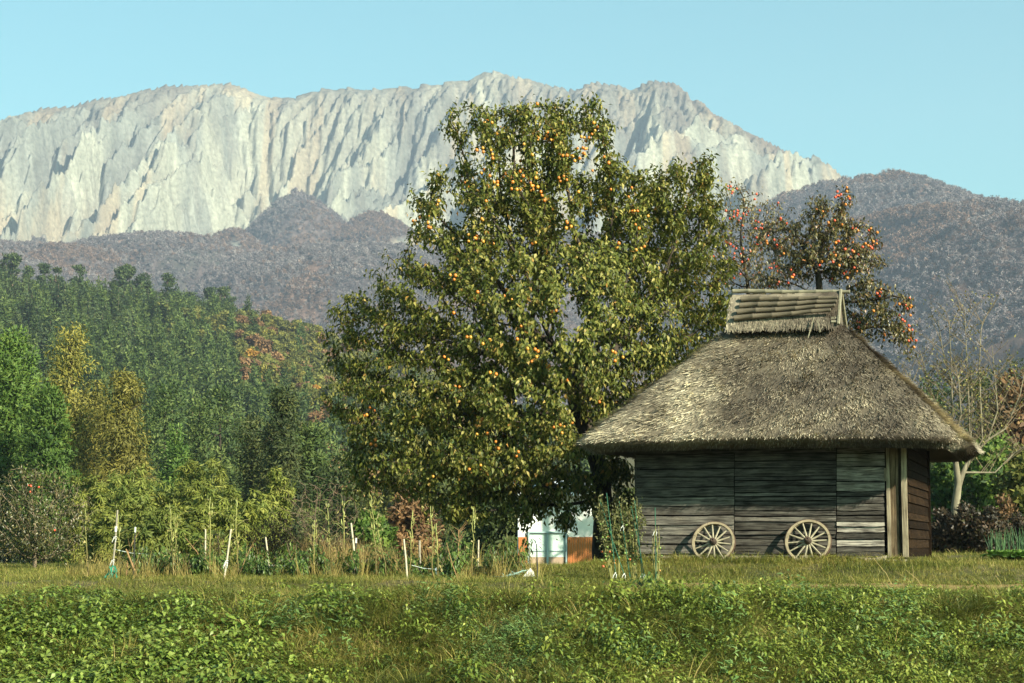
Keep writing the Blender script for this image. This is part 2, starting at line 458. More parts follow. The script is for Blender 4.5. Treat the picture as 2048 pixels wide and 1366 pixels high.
# upper slopes: thin brown brush on the smoother shoulders
gx_ = np.gradient(h, axis=1) / np.gradient(MX, axis=1); gy_ = np.gradient(h, axis=0) / np.gradient(MY, axis=0)
steep = np.sqrt(gx_ ** 2 + gy_ ** 2)
brush = sstep(0.30, 0.02, q + 0.30 * (fbm(MX / 90, MY / 120, 131, 4) - 0.35)) * (t > -5) * np.interp(MX, [-1300, -900, -700, 250, 420, 900], [1.0, .8, 0.6, 0.5, 1.3, 1.0])
brush = np.maximum(brush, 0.8 * sstep(0.55, 0.68, fbm(MX / 70 + MY / 160, MY / 200, 141, 4)) * np.interp(MX, [-1300, 100, 300, 900], [0.25, 0.4, 0.9, 0.9]))
rockv = fbm(MX / 60, MY / 160, 151, 5)
rk = np.array([0.21, 0.205, 0.175]); rk2 = np.array([0.30, 0.285, 0.225]); rk3 = np.array([0.14, 0.138, 0.124])
f1 = sstep(0.45, 0.7, rockv)[..., None]; f2 = sstep(0.5, 0.3, rockv)[..., None]
colr = rk + (rk2 - rk) * f1 + (rk3 - rk) * f2 * 0.7
colr = colr * (0.62 + 0.76 * fbm(MX / 13, MY / 34, 157, 3, 0.6))[..., None] * np.array([0.92, 0.96, 0.98])
ta = sstep(0.52, 0.70, fbm(MX / 35, MY / 260, 161, 4))[..., None]
colr = colr * (1 - 0.55 * ta) + np.array([0.34, 0.265, 0.175]) * 0.55 * ta
brc = np.array([0.115, 0.085, 0.068])
colr = colr * (1 - 0.75 * brush[..., None]) + brc * 0.75 * brush[..., None]
vn = fbm(MX / 90, MY / 140, 171, 4)[..., None]; vf = vnoise(MX / 8, MY / 10, 172)[..., None]
vc = np.array([0.085, 0.066, 0.066]) + (np.array([0.115, 0.072, 0.058]) - np.array([0.085, 0.066, 0.066])) * sstep(0.45, 0.7, vn)
vc = vc * (0.35 + 1.3 * vf)
gr = sstep(0.62, 0.72, fbm(MX / 120 + 7, MY / 200, 181, 4))[..., None]
vc = vc * (1 - 0.6 * gr) + np.array([0.045, 0.055, 0.045]) * 0.6 * gr
vg = np.clip(veg, 0, 1)[..., None]
colr = colr * (1 - vg) + vc * vg
colr = np.concatenate([colr, np.ones(colr.shape[:2] + (1,))], -1)
m, n, l, b = nmat('rock_and_bare_woods')
at = n.new('ShaderNodeAttribute'); at.attribute_name = 'col'
ge = n.new('ShaderNodeNewGeometry')
nz = n.new('ShaderNodeTexNoise'); nz.inputs['Scale'].default_value = 0.11; nz.inputs['Detail'].default_value = 7; nz.inputs['Roughness'].default_value = 0.65
l.new(ge.outputs['Position'], nz.inputs['Vector'])
rp = ramp(n, [(0.3, (0.62, 0.62, 0.62)), (0.7, (1.3, 1.3, 1.3))]); l.new(nz.outputs['Fac'], rp.inputs[0])
mx = n.new('ShaderNodeMix'); mx.data_type = 'RGBA'; mx.blend_type = 'MULTIPLY'; mx.inputs[0].default_value = 1
l.new(at.outputs['Color'], mx.inputs[6]); l.new(rp.outputs[0], mx.inputs[7]); l.new(mx.outputs[2], b.inputs['Base Color'])
bp = n.new('ShaderNodeBump'); bp.inputs['Strength'].default_value = 0.7; bp.inputs['Distance'].default_value = 5.0
l.new(nz.outputs['Fac'], bp.inputs['Height']); l.new(bp.outputs[0], b.inputs['Normal'])
b.inputs['Specular IOR Level'].default_value = 0.0
mountain = obj('mountain', mesh_np('mountain', np.stack([MX, MY, h], -1).reshape(-1, 3), grid_faces(*MX.shape), True, {'col': colr.reshape(-1, 4)}), m)
tag(mountain, 'pale gullied rock mountain with bare purple brown woods at its foot', kind='structure')

VEG = np.clip(veg, 0, 1)
# ------------------------------------------------------------------ the air
hz = MB().box((0, 2700, 600), (6400, 5600, 1240))
m = bpy.data.materials.new('haze'); m.use_nodes = True; n, l = m.node_tree.nodes, m.node_tree.links
n.clear(); o_ = n.new('ShaderNodeOutputMaterial'); v = n.new('ShaderNodeVolumePrincipled')
v.inputs['Color'].default_value = (0.64, 0.76, 1.0, 1); v.inputs['Density'].default_value = 0.000098; v.inputs['Anisotropy'].default_value = 0.1
l.new(v.outputs[0], o_.inputs['Volume'])
tag(hz.build('haze', m), 'pale blue morning haze in front of the mountain', kind='stuff')
# ================================================================== the thatched hut
TH = R(16.0)
HX = Vector((math.cos(TH), -math.sin(TH), 0)); HY = Vector((math.sin(TH), math.cos(TH), 0))
HA, HB = 2.74, 2.68                      # half width and half depth of the walls
HZ = gz(HUT_C.x, HUT_C.y)                # ground under the hut
HO = Vector((HUT_C.x, HUT_C.y, 0))
def hloc(w):                             # world point -> hut coordinates
    d = Vector(w) - HO; return Vector((d.dot(HX), d.dot(HY), d.z))
def front_uv(px, py, off=0.0):           # pixel -> (u, z) on the plane of the front wall
    o = Vector((0, 0, EYE)); d = (P(px, py, 40) - o)
    n = HY; p0 = HO - HY * (HB + off)
    k = (p0 - o).dot(n) / d.dot(n); w = o + d * k
    l_ = hloc(w); return l_.x, w.z
def side_vz(px, py):                     # pixel -> (v, z) on the plane of the right wall
    o = Vector((0, 0, EYE)); d = (P(px, py, 40) - o)
    k = (HO + HX * HA - o).dot(HX) / d.dot(HX); w = o + d * k
    l_ = hloc(w); return l_.y, w.z

def wood_mat(name, c_lo, c_hi, axis='x', warm=0.0):
    m, n, l, b = nmat(name)
    tc = n.new('ShaderNodeTexCoord'); mp = n.new('ShaderNodeMapping'); oi = n.new('ShaderNodeObjectInfo')
    mp.inputs['Scale'].default_value = {'x': (0.9, 9, 13), 'y': (9, 0.9, 13), 'z': (13, 9, 0.8)}[axis]
    ad = n.new('ShaderNodeVectorMath'); ad.operation = 'ADD'
    mul = n.new('ShaderNodeVectorMath'); mul.operation = 'SCALE'; mul.inputs['Scale'].default_value = 37
    cb = n.new('ShaderNodeCombineXYZ')
    for k in range(3): l.new(oi.outputs['Random'], cb.inputs[k])
    l.new(cb.outputs[0], mul.inputs[0]); l.new(tc.outputs['Object'], ad.inputs[0]); l.new(mul.outputs[0], ad.inputs[1])
    l.new(ad.outputs[0], mp.inputs[0])
    nz = n.new('ShaderNodeTexNoise'); nz.inputs['Scale'].default_value = 2.2; nz.inputs['Detail'].default_value = 9; nz.inputs['Roughness'].default_value = 0.68; nz.inputs['Distortion'].default_value = 0.6
    l.new(mp.outputs[0], nz.inputs['Vector'])
    n2 = n.new('ShaderNodeTexNoise'); n2.inputs['Scale'].default_value = 2.4; n2.inputs['Detail'].default_value = 5
    l.new(ad.outputs[0], n2.inputs['Vector'])
    at = n.new('ShaderNodeAttribute'); at.attribute_type = 'OBJECT'; at.attribute_name = 'tone'
    mid = tuple((a + c) / 2 for a, c in zip(c_lo, c_hi))
    rp = ramp(n, [(0.28, tuple(x * 0.35 for x in c_lo)), (0.42, c_lo), (0.55, mid), (0.72, c_hi)])
    l.new(nz.outputs['Fac'], rp.inputs[0])
    st = ramp(n, [(0.32, (0.50, 0.47, 0.44)), (0.55, (1, 1, 1)), (0.74, (1.35, 1.3, 1.22))]); l.new(n2.outputs['Fac'], st.inputs[0])
    m1 = n.new('ShaderNodeMix'); m1.data_type = 'RGBA'; m1.blend_type = 'MULTIPLY'; m1.inputs[0].default_value = 0.85
    l.new(rp.outputs[0], m1.inputs[6]); l.new(st.outputs[0], m1.inputs[7])
    m2 = n.new('ShaderNodeVectorMath'); m2.operation = 'SCALE'
    l.new(m1.outputs[2], m2.inputs[0]); l.new(at.outputs['Fac'], m2.inputs['Scale'])
    l.new(m2.outputs[0], b.inputs['Base Color'])
    bp = n.new('ShaderNodeBump'); bp.inputs['Strength'].default_value = 0.6; bp.inputs['Distance'].default_value = 0.012
    l.new(nz.outputs['Fac'], bp.inputs['Height']); l.new(bp.outputs[0], b.inputs['Normal'])
    b.inputs['Roughness'].default_value = 0.9; b.inputs['Specular IOR Level'].default_value = 0.04
    return m

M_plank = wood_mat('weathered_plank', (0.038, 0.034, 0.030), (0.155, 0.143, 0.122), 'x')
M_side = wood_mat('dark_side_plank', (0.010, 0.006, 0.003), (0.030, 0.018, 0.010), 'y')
M_post = wood_mat('pale_post', (0.15, 0.122, 0.085), (0.34, 0.295, 0.21), 'z')
M_door = wood_mat('door_board', (0.10, 0.073, 0.046), (0.25, 0.19, 0.12), 'z')
M_dark = plain('gap_shade_backing', (0.012, 0.010, 0.009), 0.9, 0.0)
M_stone = plain('foundation_stone', (0.34, 0.29, 0.23), 0.9, 0.1, 0.35, 9, None, 0.5)

hut = empty('thatched_hut', HO + Vector((0, 0, HZ)), 'old plank hut with a deep hipped straw thatch and bamboo ridge', 'hut')
hut.rotation_euler = (0, 0, -TH)
def hobj(name, mb, mat, parent=hut, smooth=False, tone=None):
    o = mb.build(name, mat, parent, smooth)
    if tone is not None: o['tone'] = tone
    return o
def zz(z): return z - HZ                # hut parts are in hut coordinates, z from the ground

WALL_TOP = zz(3.75)
# core that stops light leaking; its black stands for shade in the board gaps
core = MB()
core.box((0, -HB + 0.10, WALL_TOP / 2 + 0.1), (2 * HA - 0.12, 0.05, WALL_TOP - 0.2))
core.box((0, HB - 0.10, WALL_TOP / 2 + 0.1), (2 * HA - 0.12, 0.05, WALL_TOP - 0.2))
core.box((-HA + 0.10, 0, WALL_TOP / 2 + 0.1), (0.05, 2 * HB - 0.3, WALL_TOP - 0.2))
core.box((HA - 0.10, 0, WALL_TOP / 2 + 0.1), (0.05, 2 * HB - 0.3, WALL_TOP - 0.2))
wall_front = hobj('front_wall', core, M_dark)

def plank(u0, u1, z0, z1, tone, parent, y=-HB, th=0.035, mat=None, sag=0.0):
    """one weathered board with a slightly wavy lower and upper edge"""
    mb = MB(); k = 7; pro = random.uniform(-0.010, 0.012)
    vs, fs = [], []
    w0 = [random.uniform(-0.007, 0.007) for _ in range(k)]; w1 = [random.uniform(-0.007, 0.007) for _ in range(k)]
    ti = random.uniform(0.006, 0.026)
    for i in range(k):
        f = i / (k - 1); u = u0 + (u1 - u0) * f; s_ = -sag * math.sin(math.pi * f)
        for yy, zz_ in ((-th - ti, z0 + w0[i] + s_), (0.0, z0 + w0[i] + s_), (0.0, z1 + w1[i] + s_), (-th + 0.004, z1 + w1[i] + s_)):
            vs.append((u, y + yy - pro, zz_))
    for i in range(k - 1):
        a = i * 4
        for j in range(4):
            j2 = (j + 1) % 4
            fs.append((a + j, a + j2, a + 4 + j2, a + 4 + j))
    fs.append((3, 2, 1, 0)); e = (k - 1) * 4; fs.append((e, e + 1, e + 2, e + 3))
    mb.add(vs, fs)
    return hobj('plank', mb, mat or M_plank, parent, False, tone)

def zpix(y_zoom): return 880 + y_zoom / 3.303
def panel(pxa, pxb, seams, tones, par):
    for i in range(len(seams) - 1):
        ya, yb = zpix(seams[i]), zpix(seams[i + 1])
        pm = (pxa + pxb) / 2
        u0 = front_uv(pxa, (ya + yb) / 2)[0]; u1 = front_uv(pxb, (ya + yb) / 2)[0]
        z1 = zz(front_uv(pm, ya)[1]); z0 = zz(front_uv(pm, yb)[1])
        g = random.uniform(0.014, 0.028)
        plank(u0 + random.uniform(.002, .012), u1 - random.uniform(.002, .012), z0 + g, z1, tones[i % len(tones)], par, sag=random.uniform(0, 0.012))
panel(1272, 1469, [30, 95, 145, 195, 245, 312, 376, 438, 500, 565, 630, 690, 757], [.8, .8, .85, .8, .75, .9, 1.25, .95, 1.35, 1.75, 1.3, 1.5, .8], wall_front)
panel(1469.5, 1673, [30, 90, 140, 185, 240, 270, 305, 350, 378, 407, 432, 470, 505, 540, 600, 628, 656, 700, 760], [.8, .75, .8, .95, .8, .85, .7, 1.5, .8, .65, .75, .8, 1.35, .7, .85, .6, 1.0, .8], wall_front)
panel(1673.5, 1770, [30, 90, 180, 275, 342, 376, 420, 470, 502, 540, 576, 615, 660, 706, 775], [1.5, 1.9, 2.4, 2.7, .8, 1.2, 1.05, .5, .55, 2.9, 3.6, .5, 3.4, .9], wall_front)
# corner battens on the panel joints and the left corner post
def vert(px0, px1, py0, py1, dep, th, mat, name, tone, parent=hut, off=0.0):
    u0, u1 = front_uv(px0, 1000)[0], front_uv(px1, 1000)[0]
    z1, z0 = zz(front_uv((px0 + px1) / 2, py0)[1]), zz(front_uv((px0 + px1) / 2, py1)[1])
    mb = MB(); k = 6; vs, fs = [], []
    for i in range(k):
        f = i / (k - 1); z = z0 + (z1 - z0) * f; ja, jb = random.uniform(-.004, .004), random.uniform(-.004, .004)
        for u, y in ((u0 + ja, -HB - dep), (u1 + jb, -HB - dep), (u1 + jb, -HB - dep + th), (u0 + ja, -HB - dep + th)): vs.append((u, y, z))
    for i in range(k - 1):
        a = 4 * i
        for j in range(4): fs.append((a + j, a + (j + 1) % 4, a + 4 + (j + 1) % 4, a + 4 + j))
    fs.append((3, 2, 1, 0)); e = 4 * (k - 1); fs.append((e, e + 1, e + 2, e + 3))
    return hobj(name, mb.add(vs, fs), mat, parent, False, tone)
vert(1270.5, 1273, 890, 1116, 0.05, 0.10, M_plank, 'corner_post', 0.7)
door = vert(1781.5, 1792, 880, 1113, 0.005, 0.04, M_door, 'door', 0.9)
vert(1792.4, 1797, 880, 1113, -0.004, 0.03, M_door, 'door_board', 0.95, door)
vert(1797.5, 1803.5, 880, 1113, -0.05, 0.03, M_door, 'door_board', 0.35, door)  # dark strip: the low tone paints the shade of the gap by the post
vert(1774.0, 1781, 880, 1116, 0.065, 0.10, M_post, 'door_post', 1.2)
vert(1804, 1814.5, 880, 1114, 0.055, 0.13, M_post, 'door_post', 1.2)
vert(1769.5, 1773.5, 936, 962, 0.05, 0.03, M_post, 'latch_block', 1.0)
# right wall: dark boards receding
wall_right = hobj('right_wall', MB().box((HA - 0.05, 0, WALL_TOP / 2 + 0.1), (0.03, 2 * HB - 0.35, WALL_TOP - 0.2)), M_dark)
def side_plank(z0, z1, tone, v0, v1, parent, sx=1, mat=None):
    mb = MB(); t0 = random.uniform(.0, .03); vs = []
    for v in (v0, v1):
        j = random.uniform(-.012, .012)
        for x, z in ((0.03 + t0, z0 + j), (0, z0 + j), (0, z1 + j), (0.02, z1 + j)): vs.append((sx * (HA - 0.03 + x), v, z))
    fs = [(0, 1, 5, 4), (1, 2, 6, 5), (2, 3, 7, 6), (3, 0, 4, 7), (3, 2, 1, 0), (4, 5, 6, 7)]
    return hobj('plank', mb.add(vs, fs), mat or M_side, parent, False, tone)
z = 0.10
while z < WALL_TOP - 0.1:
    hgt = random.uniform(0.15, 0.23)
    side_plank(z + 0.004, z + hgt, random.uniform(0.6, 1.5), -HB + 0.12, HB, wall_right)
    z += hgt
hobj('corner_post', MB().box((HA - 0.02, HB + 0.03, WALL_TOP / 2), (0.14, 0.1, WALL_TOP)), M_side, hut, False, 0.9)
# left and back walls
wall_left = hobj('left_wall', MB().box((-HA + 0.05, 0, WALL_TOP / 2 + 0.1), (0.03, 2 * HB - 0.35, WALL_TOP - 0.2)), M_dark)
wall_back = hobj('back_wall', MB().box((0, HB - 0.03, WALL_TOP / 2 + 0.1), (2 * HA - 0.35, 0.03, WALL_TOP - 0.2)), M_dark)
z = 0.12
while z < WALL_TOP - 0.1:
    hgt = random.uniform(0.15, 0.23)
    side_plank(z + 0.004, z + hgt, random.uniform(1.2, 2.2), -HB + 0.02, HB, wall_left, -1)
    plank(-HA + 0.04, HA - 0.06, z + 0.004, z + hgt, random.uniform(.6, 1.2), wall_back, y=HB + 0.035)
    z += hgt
# footing stones
foot = hobj('footing', MB().box((0, 0, 0.0), (2 * HA - 0.3, 2 * HB - 0.3, 0.12)), M_stone, hut)
u = -HA
while u < HA - 0.1:
    w = random.uniform(0.28, 0.6)
    mb = MB(); mb.box((u + w / 2, -HB + 0.03 + random.uniform(-.03, .03), -0.02 + random.uniform(-.03, .03)), (w - 0.03, 0.2, 0.20), None, 0.035)
    hobj('stone', mb, M_stone, foot); u += w

# ------------------------------------------------------------------ thatch
OV = 1.12
EA, EB = HA + OV, HB + OV               # eave half extents
EZ = zz(EYE + 2.0)                     # eave, underside of the straw
RIDGE_H = zz(EYE + 4.80)
RL = 1.16                                # half length of the ridge
def roof_shell(grow=0.0, nu=160, nv=40):
    """closed rings from the eave to the ridge; returns points (nv, nu, 3) of the outer skin"""
    rows = []
    for j in range(nv):
        s = j / (nv - 1)
        a_ = EA + (RL - EA) * s; b_ = EB + (0.12 - EB) * s
        zc = EZ + 0.17 + (RIDGE_H - EZ - 0.17) * (s + 0.015 * math.sin(math.pi * s)) + grow
        ring = []
        for i in range(nu):
            an = 2 * math.pi * (i + 0.5) / nu
            # superellipse: rounded hip corners
            c, s_ = math.cos(an), math.sin(an)
            e = 20 - 13 * s
            rr = (abs(c) ** e + abs(s_) ** e) ** (-1 / e)
            x, y = (a_ + grow) * rr * c, (b_ + grow) * rr * s_
            corner = (abs(c * s_) * 2) ** 3
            ring.append((x, y, zc - 0.05 * corner * (1 - s)))
        rows.append(ring)
    return np.array(rows)
m, n, l, b = nmat('straw_thatch')
tc = n.new('ShaderNodeTexCoord')
at = n.new('ShaderNodeAttribute'); at.attribute_name = 'rnd'
n1 = n.new('ShaderNodeTexNoise'); n1.inputs['Scale'].default_value = 0.75; n1.inputs['Detail'].default_value = 6; n1.inputs['Roughness'].default_value = 0.62
l.new(tc.outputs['Object'], n1.inputs['Vector'])
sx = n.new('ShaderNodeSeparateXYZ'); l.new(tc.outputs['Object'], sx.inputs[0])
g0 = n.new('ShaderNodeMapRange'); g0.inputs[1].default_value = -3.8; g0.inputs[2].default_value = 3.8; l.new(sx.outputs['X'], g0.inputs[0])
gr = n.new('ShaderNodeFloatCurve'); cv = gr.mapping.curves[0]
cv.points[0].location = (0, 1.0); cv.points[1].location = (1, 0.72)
for q_ in ((0.25, 0.84), (0.5, 0.64), (0.70, 0.45), (0.84, 0.50)): cv.points.new(*q_)  # weathered dark right of centre; raised right end paints the sunlit end slope
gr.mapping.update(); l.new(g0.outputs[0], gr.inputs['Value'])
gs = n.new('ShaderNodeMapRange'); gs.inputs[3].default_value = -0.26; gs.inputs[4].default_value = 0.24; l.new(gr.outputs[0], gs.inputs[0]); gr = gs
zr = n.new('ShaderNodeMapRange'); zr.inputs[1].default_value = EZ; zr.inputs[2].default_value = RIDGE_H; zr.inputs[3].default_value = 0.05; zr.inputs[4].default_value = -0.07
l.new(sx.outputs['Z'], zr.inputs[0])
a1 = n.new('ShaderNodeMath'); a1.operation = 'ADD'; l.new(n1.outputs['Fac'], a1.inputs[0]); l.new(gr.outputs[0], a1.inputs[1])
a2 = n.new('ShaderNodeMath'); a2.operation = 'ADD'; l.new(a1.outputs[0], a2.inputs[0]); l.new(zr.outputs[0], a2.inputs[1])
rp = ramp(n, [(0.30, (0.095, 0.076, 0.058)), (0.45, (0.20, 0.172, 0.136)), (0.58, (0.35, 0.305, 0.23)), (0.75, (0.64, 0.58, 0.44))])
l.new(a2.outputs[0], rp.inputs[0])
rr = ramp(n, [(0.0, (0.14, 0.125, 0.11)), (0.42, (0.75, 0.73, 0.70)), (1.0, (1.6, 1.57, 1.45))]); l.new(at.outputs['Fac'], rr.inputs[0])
mx = n.new('ShaderNodeMix'); mx.data_type = 'RGBA'; mx.blend_type = 'MULTIPLY'; mx.inputs[0].default_value = 1
l.new(rp.outputs[0], mx.inputs[6]); l.new(rr.outputs[0], mx.inputs[7]); l.new(mx.outputs[2], b.inputs['Base Color'])
b.inputs['Roughness'].default_value = 0.7; b.inputs['Specular IOR Level'].default_value = 0.15
M_straw = m
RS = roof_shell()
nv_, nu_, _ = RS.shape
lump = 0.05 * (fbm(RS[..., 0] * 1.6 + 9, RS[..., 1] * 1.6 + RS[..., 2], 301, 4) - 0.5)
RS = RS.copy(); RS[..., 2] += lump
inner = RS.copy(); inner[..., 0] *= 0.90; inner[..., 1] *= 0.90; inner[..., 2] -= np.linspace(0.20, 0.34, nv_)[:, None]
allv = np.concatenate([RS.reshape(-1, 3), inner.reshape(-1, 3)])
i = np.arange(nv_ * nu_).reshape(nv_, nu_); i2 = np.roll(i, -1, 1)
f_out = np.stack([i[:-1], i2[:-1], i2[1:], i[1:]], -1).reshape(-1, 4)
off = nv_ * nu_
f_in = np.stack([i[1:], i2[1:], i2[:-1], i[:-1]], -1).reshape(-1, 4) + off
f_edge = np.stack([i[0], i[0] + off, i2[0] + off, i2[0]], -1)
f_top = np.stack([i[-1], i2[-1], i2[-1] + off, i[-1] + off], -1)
thatch = obj('thatch_roof', mesh_np('thatch_roof', allv, np.concatenate([f_out, f_in, f_edge, f_top]), False, {'rnd': np.concatenate([np.full(off, 0.12), np.zeros(off)])}), M_straw, hut)  # low shell tone paints the shade between straws and below the eave
# straw ends: thin blades lying down the slope, tips lifted
def straw(points, down, normal, length, lift, width, r_):
    """points (n,3) root of each stalk; blades run along `down` and lift off along `normal`"""
    nn = len(points)
    side = np.cross(normal, down); side /= np.linalg.norm(side, axis=1)[:, None] + 1e-9
    L = length[:, None]; W = width[:, None]; U = lift[:, None]
    p0 = points - side * W; p1 = points + side * W
    q0 = points + down * L + normal * U - side * W * 0.5; q1 = points + down * L + normal * U + side * W * 0.5
    V = np.stack([p0, p1, q1, q0], 1).reshape(-1, 3)
    Fc = np.arange(nn * 4).reshape(nn, 4)
    return V, Fc, np.repeat(r_, 4)
def roof_samples(nn, s_lo=0.0, s_hi=1.0, power=0.62):
    s = s_lo + (s_hi - s_lo) * (1 - rng.random(nn) ** power)
    # more room on the wide sides: sample the angle by arc length at the eave
    seg = np.linalg.norm(np.roll(RS[0], -1, 0) - RS[0], axis=1); cs = np.cumsum(seg) / seg.sum()
    an = np.interp(rng.random(nn), np.concatenate([[0], cs]), np.arange(nu_ + 1))
    fj = np.clip(s * (nv_ - 1), 0, nv_ - 1.001); j = fj.astype(int); fj = (fj - j)[:, None]
    k = an.astype(int) % nu_; k2 = (k + 1) % nu_; fk = (an - an.astype(int))[:, None]
    p = (RS[j, k] * (1 - fk) + RS[j, k2] * fk) * (1 - fj) + (RS[j + 1, k] * (1 - fk) + RS[j + 1, k2] * fk) * fj
    up = RS[j + 1, k] - RS[j, k]; up /= np.linalg.norm(up, axis=1)[:, None]
    tang = RS[j, k2] - RS[j, k]; tang /= np.linalg.norm(tang, axis=1)[:, None]
    nrm = np.cross(tang, up)
    return p, -up, tang, nrm, s
NS = 70000
p, dn, tg, nr, s = roof_samples(NS)
dirn = dn + tg * rng.normal(0, 0.16, NS)[:, None]; dirn /= np.linalg.norm(dirn, axis=1)[:, None]
clump = np.clip(0.5 + 1.7 * (fbm(p[:, 0] * 7 + 31, (p[:, 1] + p[:, 2]) * 5, 311, 3) - 0.5), 0, 1)
course = np.sin((p[:, 2] + 0.05 * np.sin(p[:, 0] * 3)) * 2 * math.pi / 0.42)
ln = rng.uniform(0.09, 0.26, NS) * (0.6 + 0.4 * sstep(0.0, 0.05, s))
V1, F1, A1 = straw(p - nr * 0.02, dirn, nr, ln, rng.uniform(0.01, 0.11, NS) * (0.3 + 1.4 * clump), rng.uniform(0.004, 0.012, NS), np.clip(rng.normal(0.47, 0.22, NS) + (clump - 0.5) * 1.0 + 0.07 * course, 0, 1))
# the cut straw under the eave, toned dark to stand for the shade there
NE = 30000
p, dn, tg, nr, s = roof_samples(NE, 0.0, 0.03, 1.0)
h_ = rng.random(NE)[:, None]
inw = p.copy(); inw[:, 2] = 0; inw /= np.linalg.norm(inw, axis=1)[:, None]
p = p - inw * h_ * 0.36; p[:, 2] -= h_[:, 0] * 0.19
dd_ = np.tile(np.array([0, 0, -1.0]), (NE, 1)) + inw * rng.uniform(-0.2, 0.5, NE)[:, None] + tg * rng.normal(0, 0.2, NE)[:, None]
dd_ /= np.linalg.norm(dd_, axis=1)[:, None]
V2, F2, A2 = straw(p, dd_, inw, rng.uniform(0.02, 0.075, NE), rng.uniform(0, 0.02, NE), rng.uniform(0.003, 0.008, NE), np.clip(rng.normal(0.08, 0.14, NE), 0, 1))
st = obj('straw', mesh_np('straw', np.concatenate([V1, V2]), np.concatenate([F1, F2 + len(V1)]), False, {'rnd': np.concatenate([A1, A2])}), M_straw, thatch)
st['kind'] = 'stuff'

# ridge cover: a saddle of straw under bamboo poles
M_bamboo = plain('old_bamboo', (0.17, 0.155, 0.105), 0.55, 0.3, 0.35, 6, (1, 8, 8), 0.15)
M_bamboo_dark = plain('dark_bamboo', (0.10, 0.082, 0.056), 0.6, 0.25, 0.35, 6, (1, 8, 8), 0.15)
CL = 1.16
cap_top, cap_bot = RIDGE_H + 0.74, RIDGE_H - 0.14
prof = []
for k in range(15):
    a = math.pi * k / 14
    prof.append((-math.cos(a) * (0.62 if k in (0, 14) else 0.50), math.sin(a)))
prof = [(-0.74, 0.0), (-0.66, 0.20), (-0.54, 0.42), (-0.38, 0.66), (-0.18, 0.90), (0, 1.0), (0.18, 0.90), (0.38, 0.66), (0.54, 0.42), (0.66, 0.20), (0.74, 0.0)]
mb = MB(); vs, fs = [], []; nx_c = 22
for i in range(nx_c):
    x = -CL + 2 * CL * i / (nx_c - 1)
    for (yy, f) in prof:
        vs.append((x, yy + random.uniform(-.015, .015), cap_bot + (cap_top - cap_bot - 0.06) * f + random.uniform(-.012, .012)))
k_ = len(prof)
for i in range(nx_c - 1):
    for j in range(k_ - 1): fs.append((i * k_ + j, (i + 1) * k_ + j, (i + 1) * k_ + j + 1, i * k_ + j + 1))
fs.append(tuple(range(k_))); fs.append(tuple((nx_c - 1) * k_ + j for j in reversed(range(k_))))
mb.add(vs, fs)
me = mb.mesh('ridge_cover'); a_ = me.attributes.new('rnd', 'FLOAT', 'POINT'); a_.data.foreach_set('value', np.full(len(me.vertices), 0.35, dtype=np.float32))
ridge = obj('ridge_cover', me, M_straw, hut)
NR = 9000
xs = rng.uniform(-CL - 0.02, CL + 0.02, NR); sd = np.where(rng.random(NR) < 0.7, -1, 1); f = 1 - rng.random(NR) ** 0.8
fy = np.interp(f, [0, 0.2, 0.42, 0.66, 0.9, 1.0], [0.74, 0.66, 0.54, 0.38, 0.18, 0.02])
p = np.stack([xs, sd * fy, cap_bot + (cap_top - cap_bot - 0.06) * f], 1)
dn = np.stack([rng.normal(0, 0.1, NR), sd * 0.42, -np.full(NR, 0.9)], 1); dn /= np.linalg.norm(dn, axis=1)[:, None]
nr = np.stack([np.zeros(NR), sd * 0.9, np.full(NR, 0.42)], 1)
V1, F1, A1 = straw(p, dn, nr, rng.uniform(0.05, 0.16, NR), rng.uniform(0.005, 0.04, NR), rng.uniform(0.003, 0.007, NR), np.clip(rng.normal(0.42, 0.22, NR), 0, 1))
st = obj('straw', mesh_np('ridge_straw', V1, F1, False, {'rnd': A1}), M_straw, ridge); st['kind'] = 'stuff'

def ridge_point(px, py, y_off):
    """pixel -> hut coordinates on the vertical plane y = y_off of the hut"""
    o = Vector((0, 0, EYE)); d = P(px, py, 40) - o
    k = (HO + HY * y_off - o).dot(HY) / d.dot(HY)
    w = hloc(o + d * k); w.z -= HZ; return w
def bamboo(p0, p1, r0, r1, mat, name='bamboo_pole', parent=None):
    mb = MB(); p0, p1 = Vector(p0), Vector(p1); L = (p1 - p0).length; k = max(3, int(L / 0.36)); pts, rd = [], []
    for i in range(k + 1):
        f = i / k; r_ = r0 + (r1 - r0) * f; c = p0.lerp(p1, f); e = 0.012 / L
        for df, m_ in ((-2 * e, 0.97), (-e, 1.07), (e, 1.07), (2 * e, 0.97)):
            if 0 <= f + df <= 1: pts.append(p0.lerp(p1, f + df) + Vector((0, 0, 0.008 * math.sin(3 * math.pi * f)))); rd.append(r_ * m_)
    mb.tube(pts, rd, 9)
    return mb.build(name, mat, parent or ridge, True)
bamboo(ridge_point(1464, 582.5, 0), ridge_point(1701, 584, 0), 0.050, 0.042, M_bamboo)
for pxa, ya, pxb, yb, yo in [(1481, 598.5, 1677, 595.5, -0.26), (1478, 611.5, 1674, 602.5, -0.40), (1473, 624, 1671, 611, -0.54), (1467, 636.5, 1663, 620, -0.66)]:
    bamboo(ridge_point(pxa, ya, yo - 0.04), ridge_point(pxb, yb, yo - 0.04), 0.062, 0.042, M_bamboo_dark)
    q0, q1 = ridge_point(pxa, ya, yo - 0.04), ridge_point(pxb, yb, yo - 0.04)
    q0.y, q1.y = -q0.y, -q1.y
    bamboo(q0, q1, 0.062, 0.042, M_bamboo_dark)
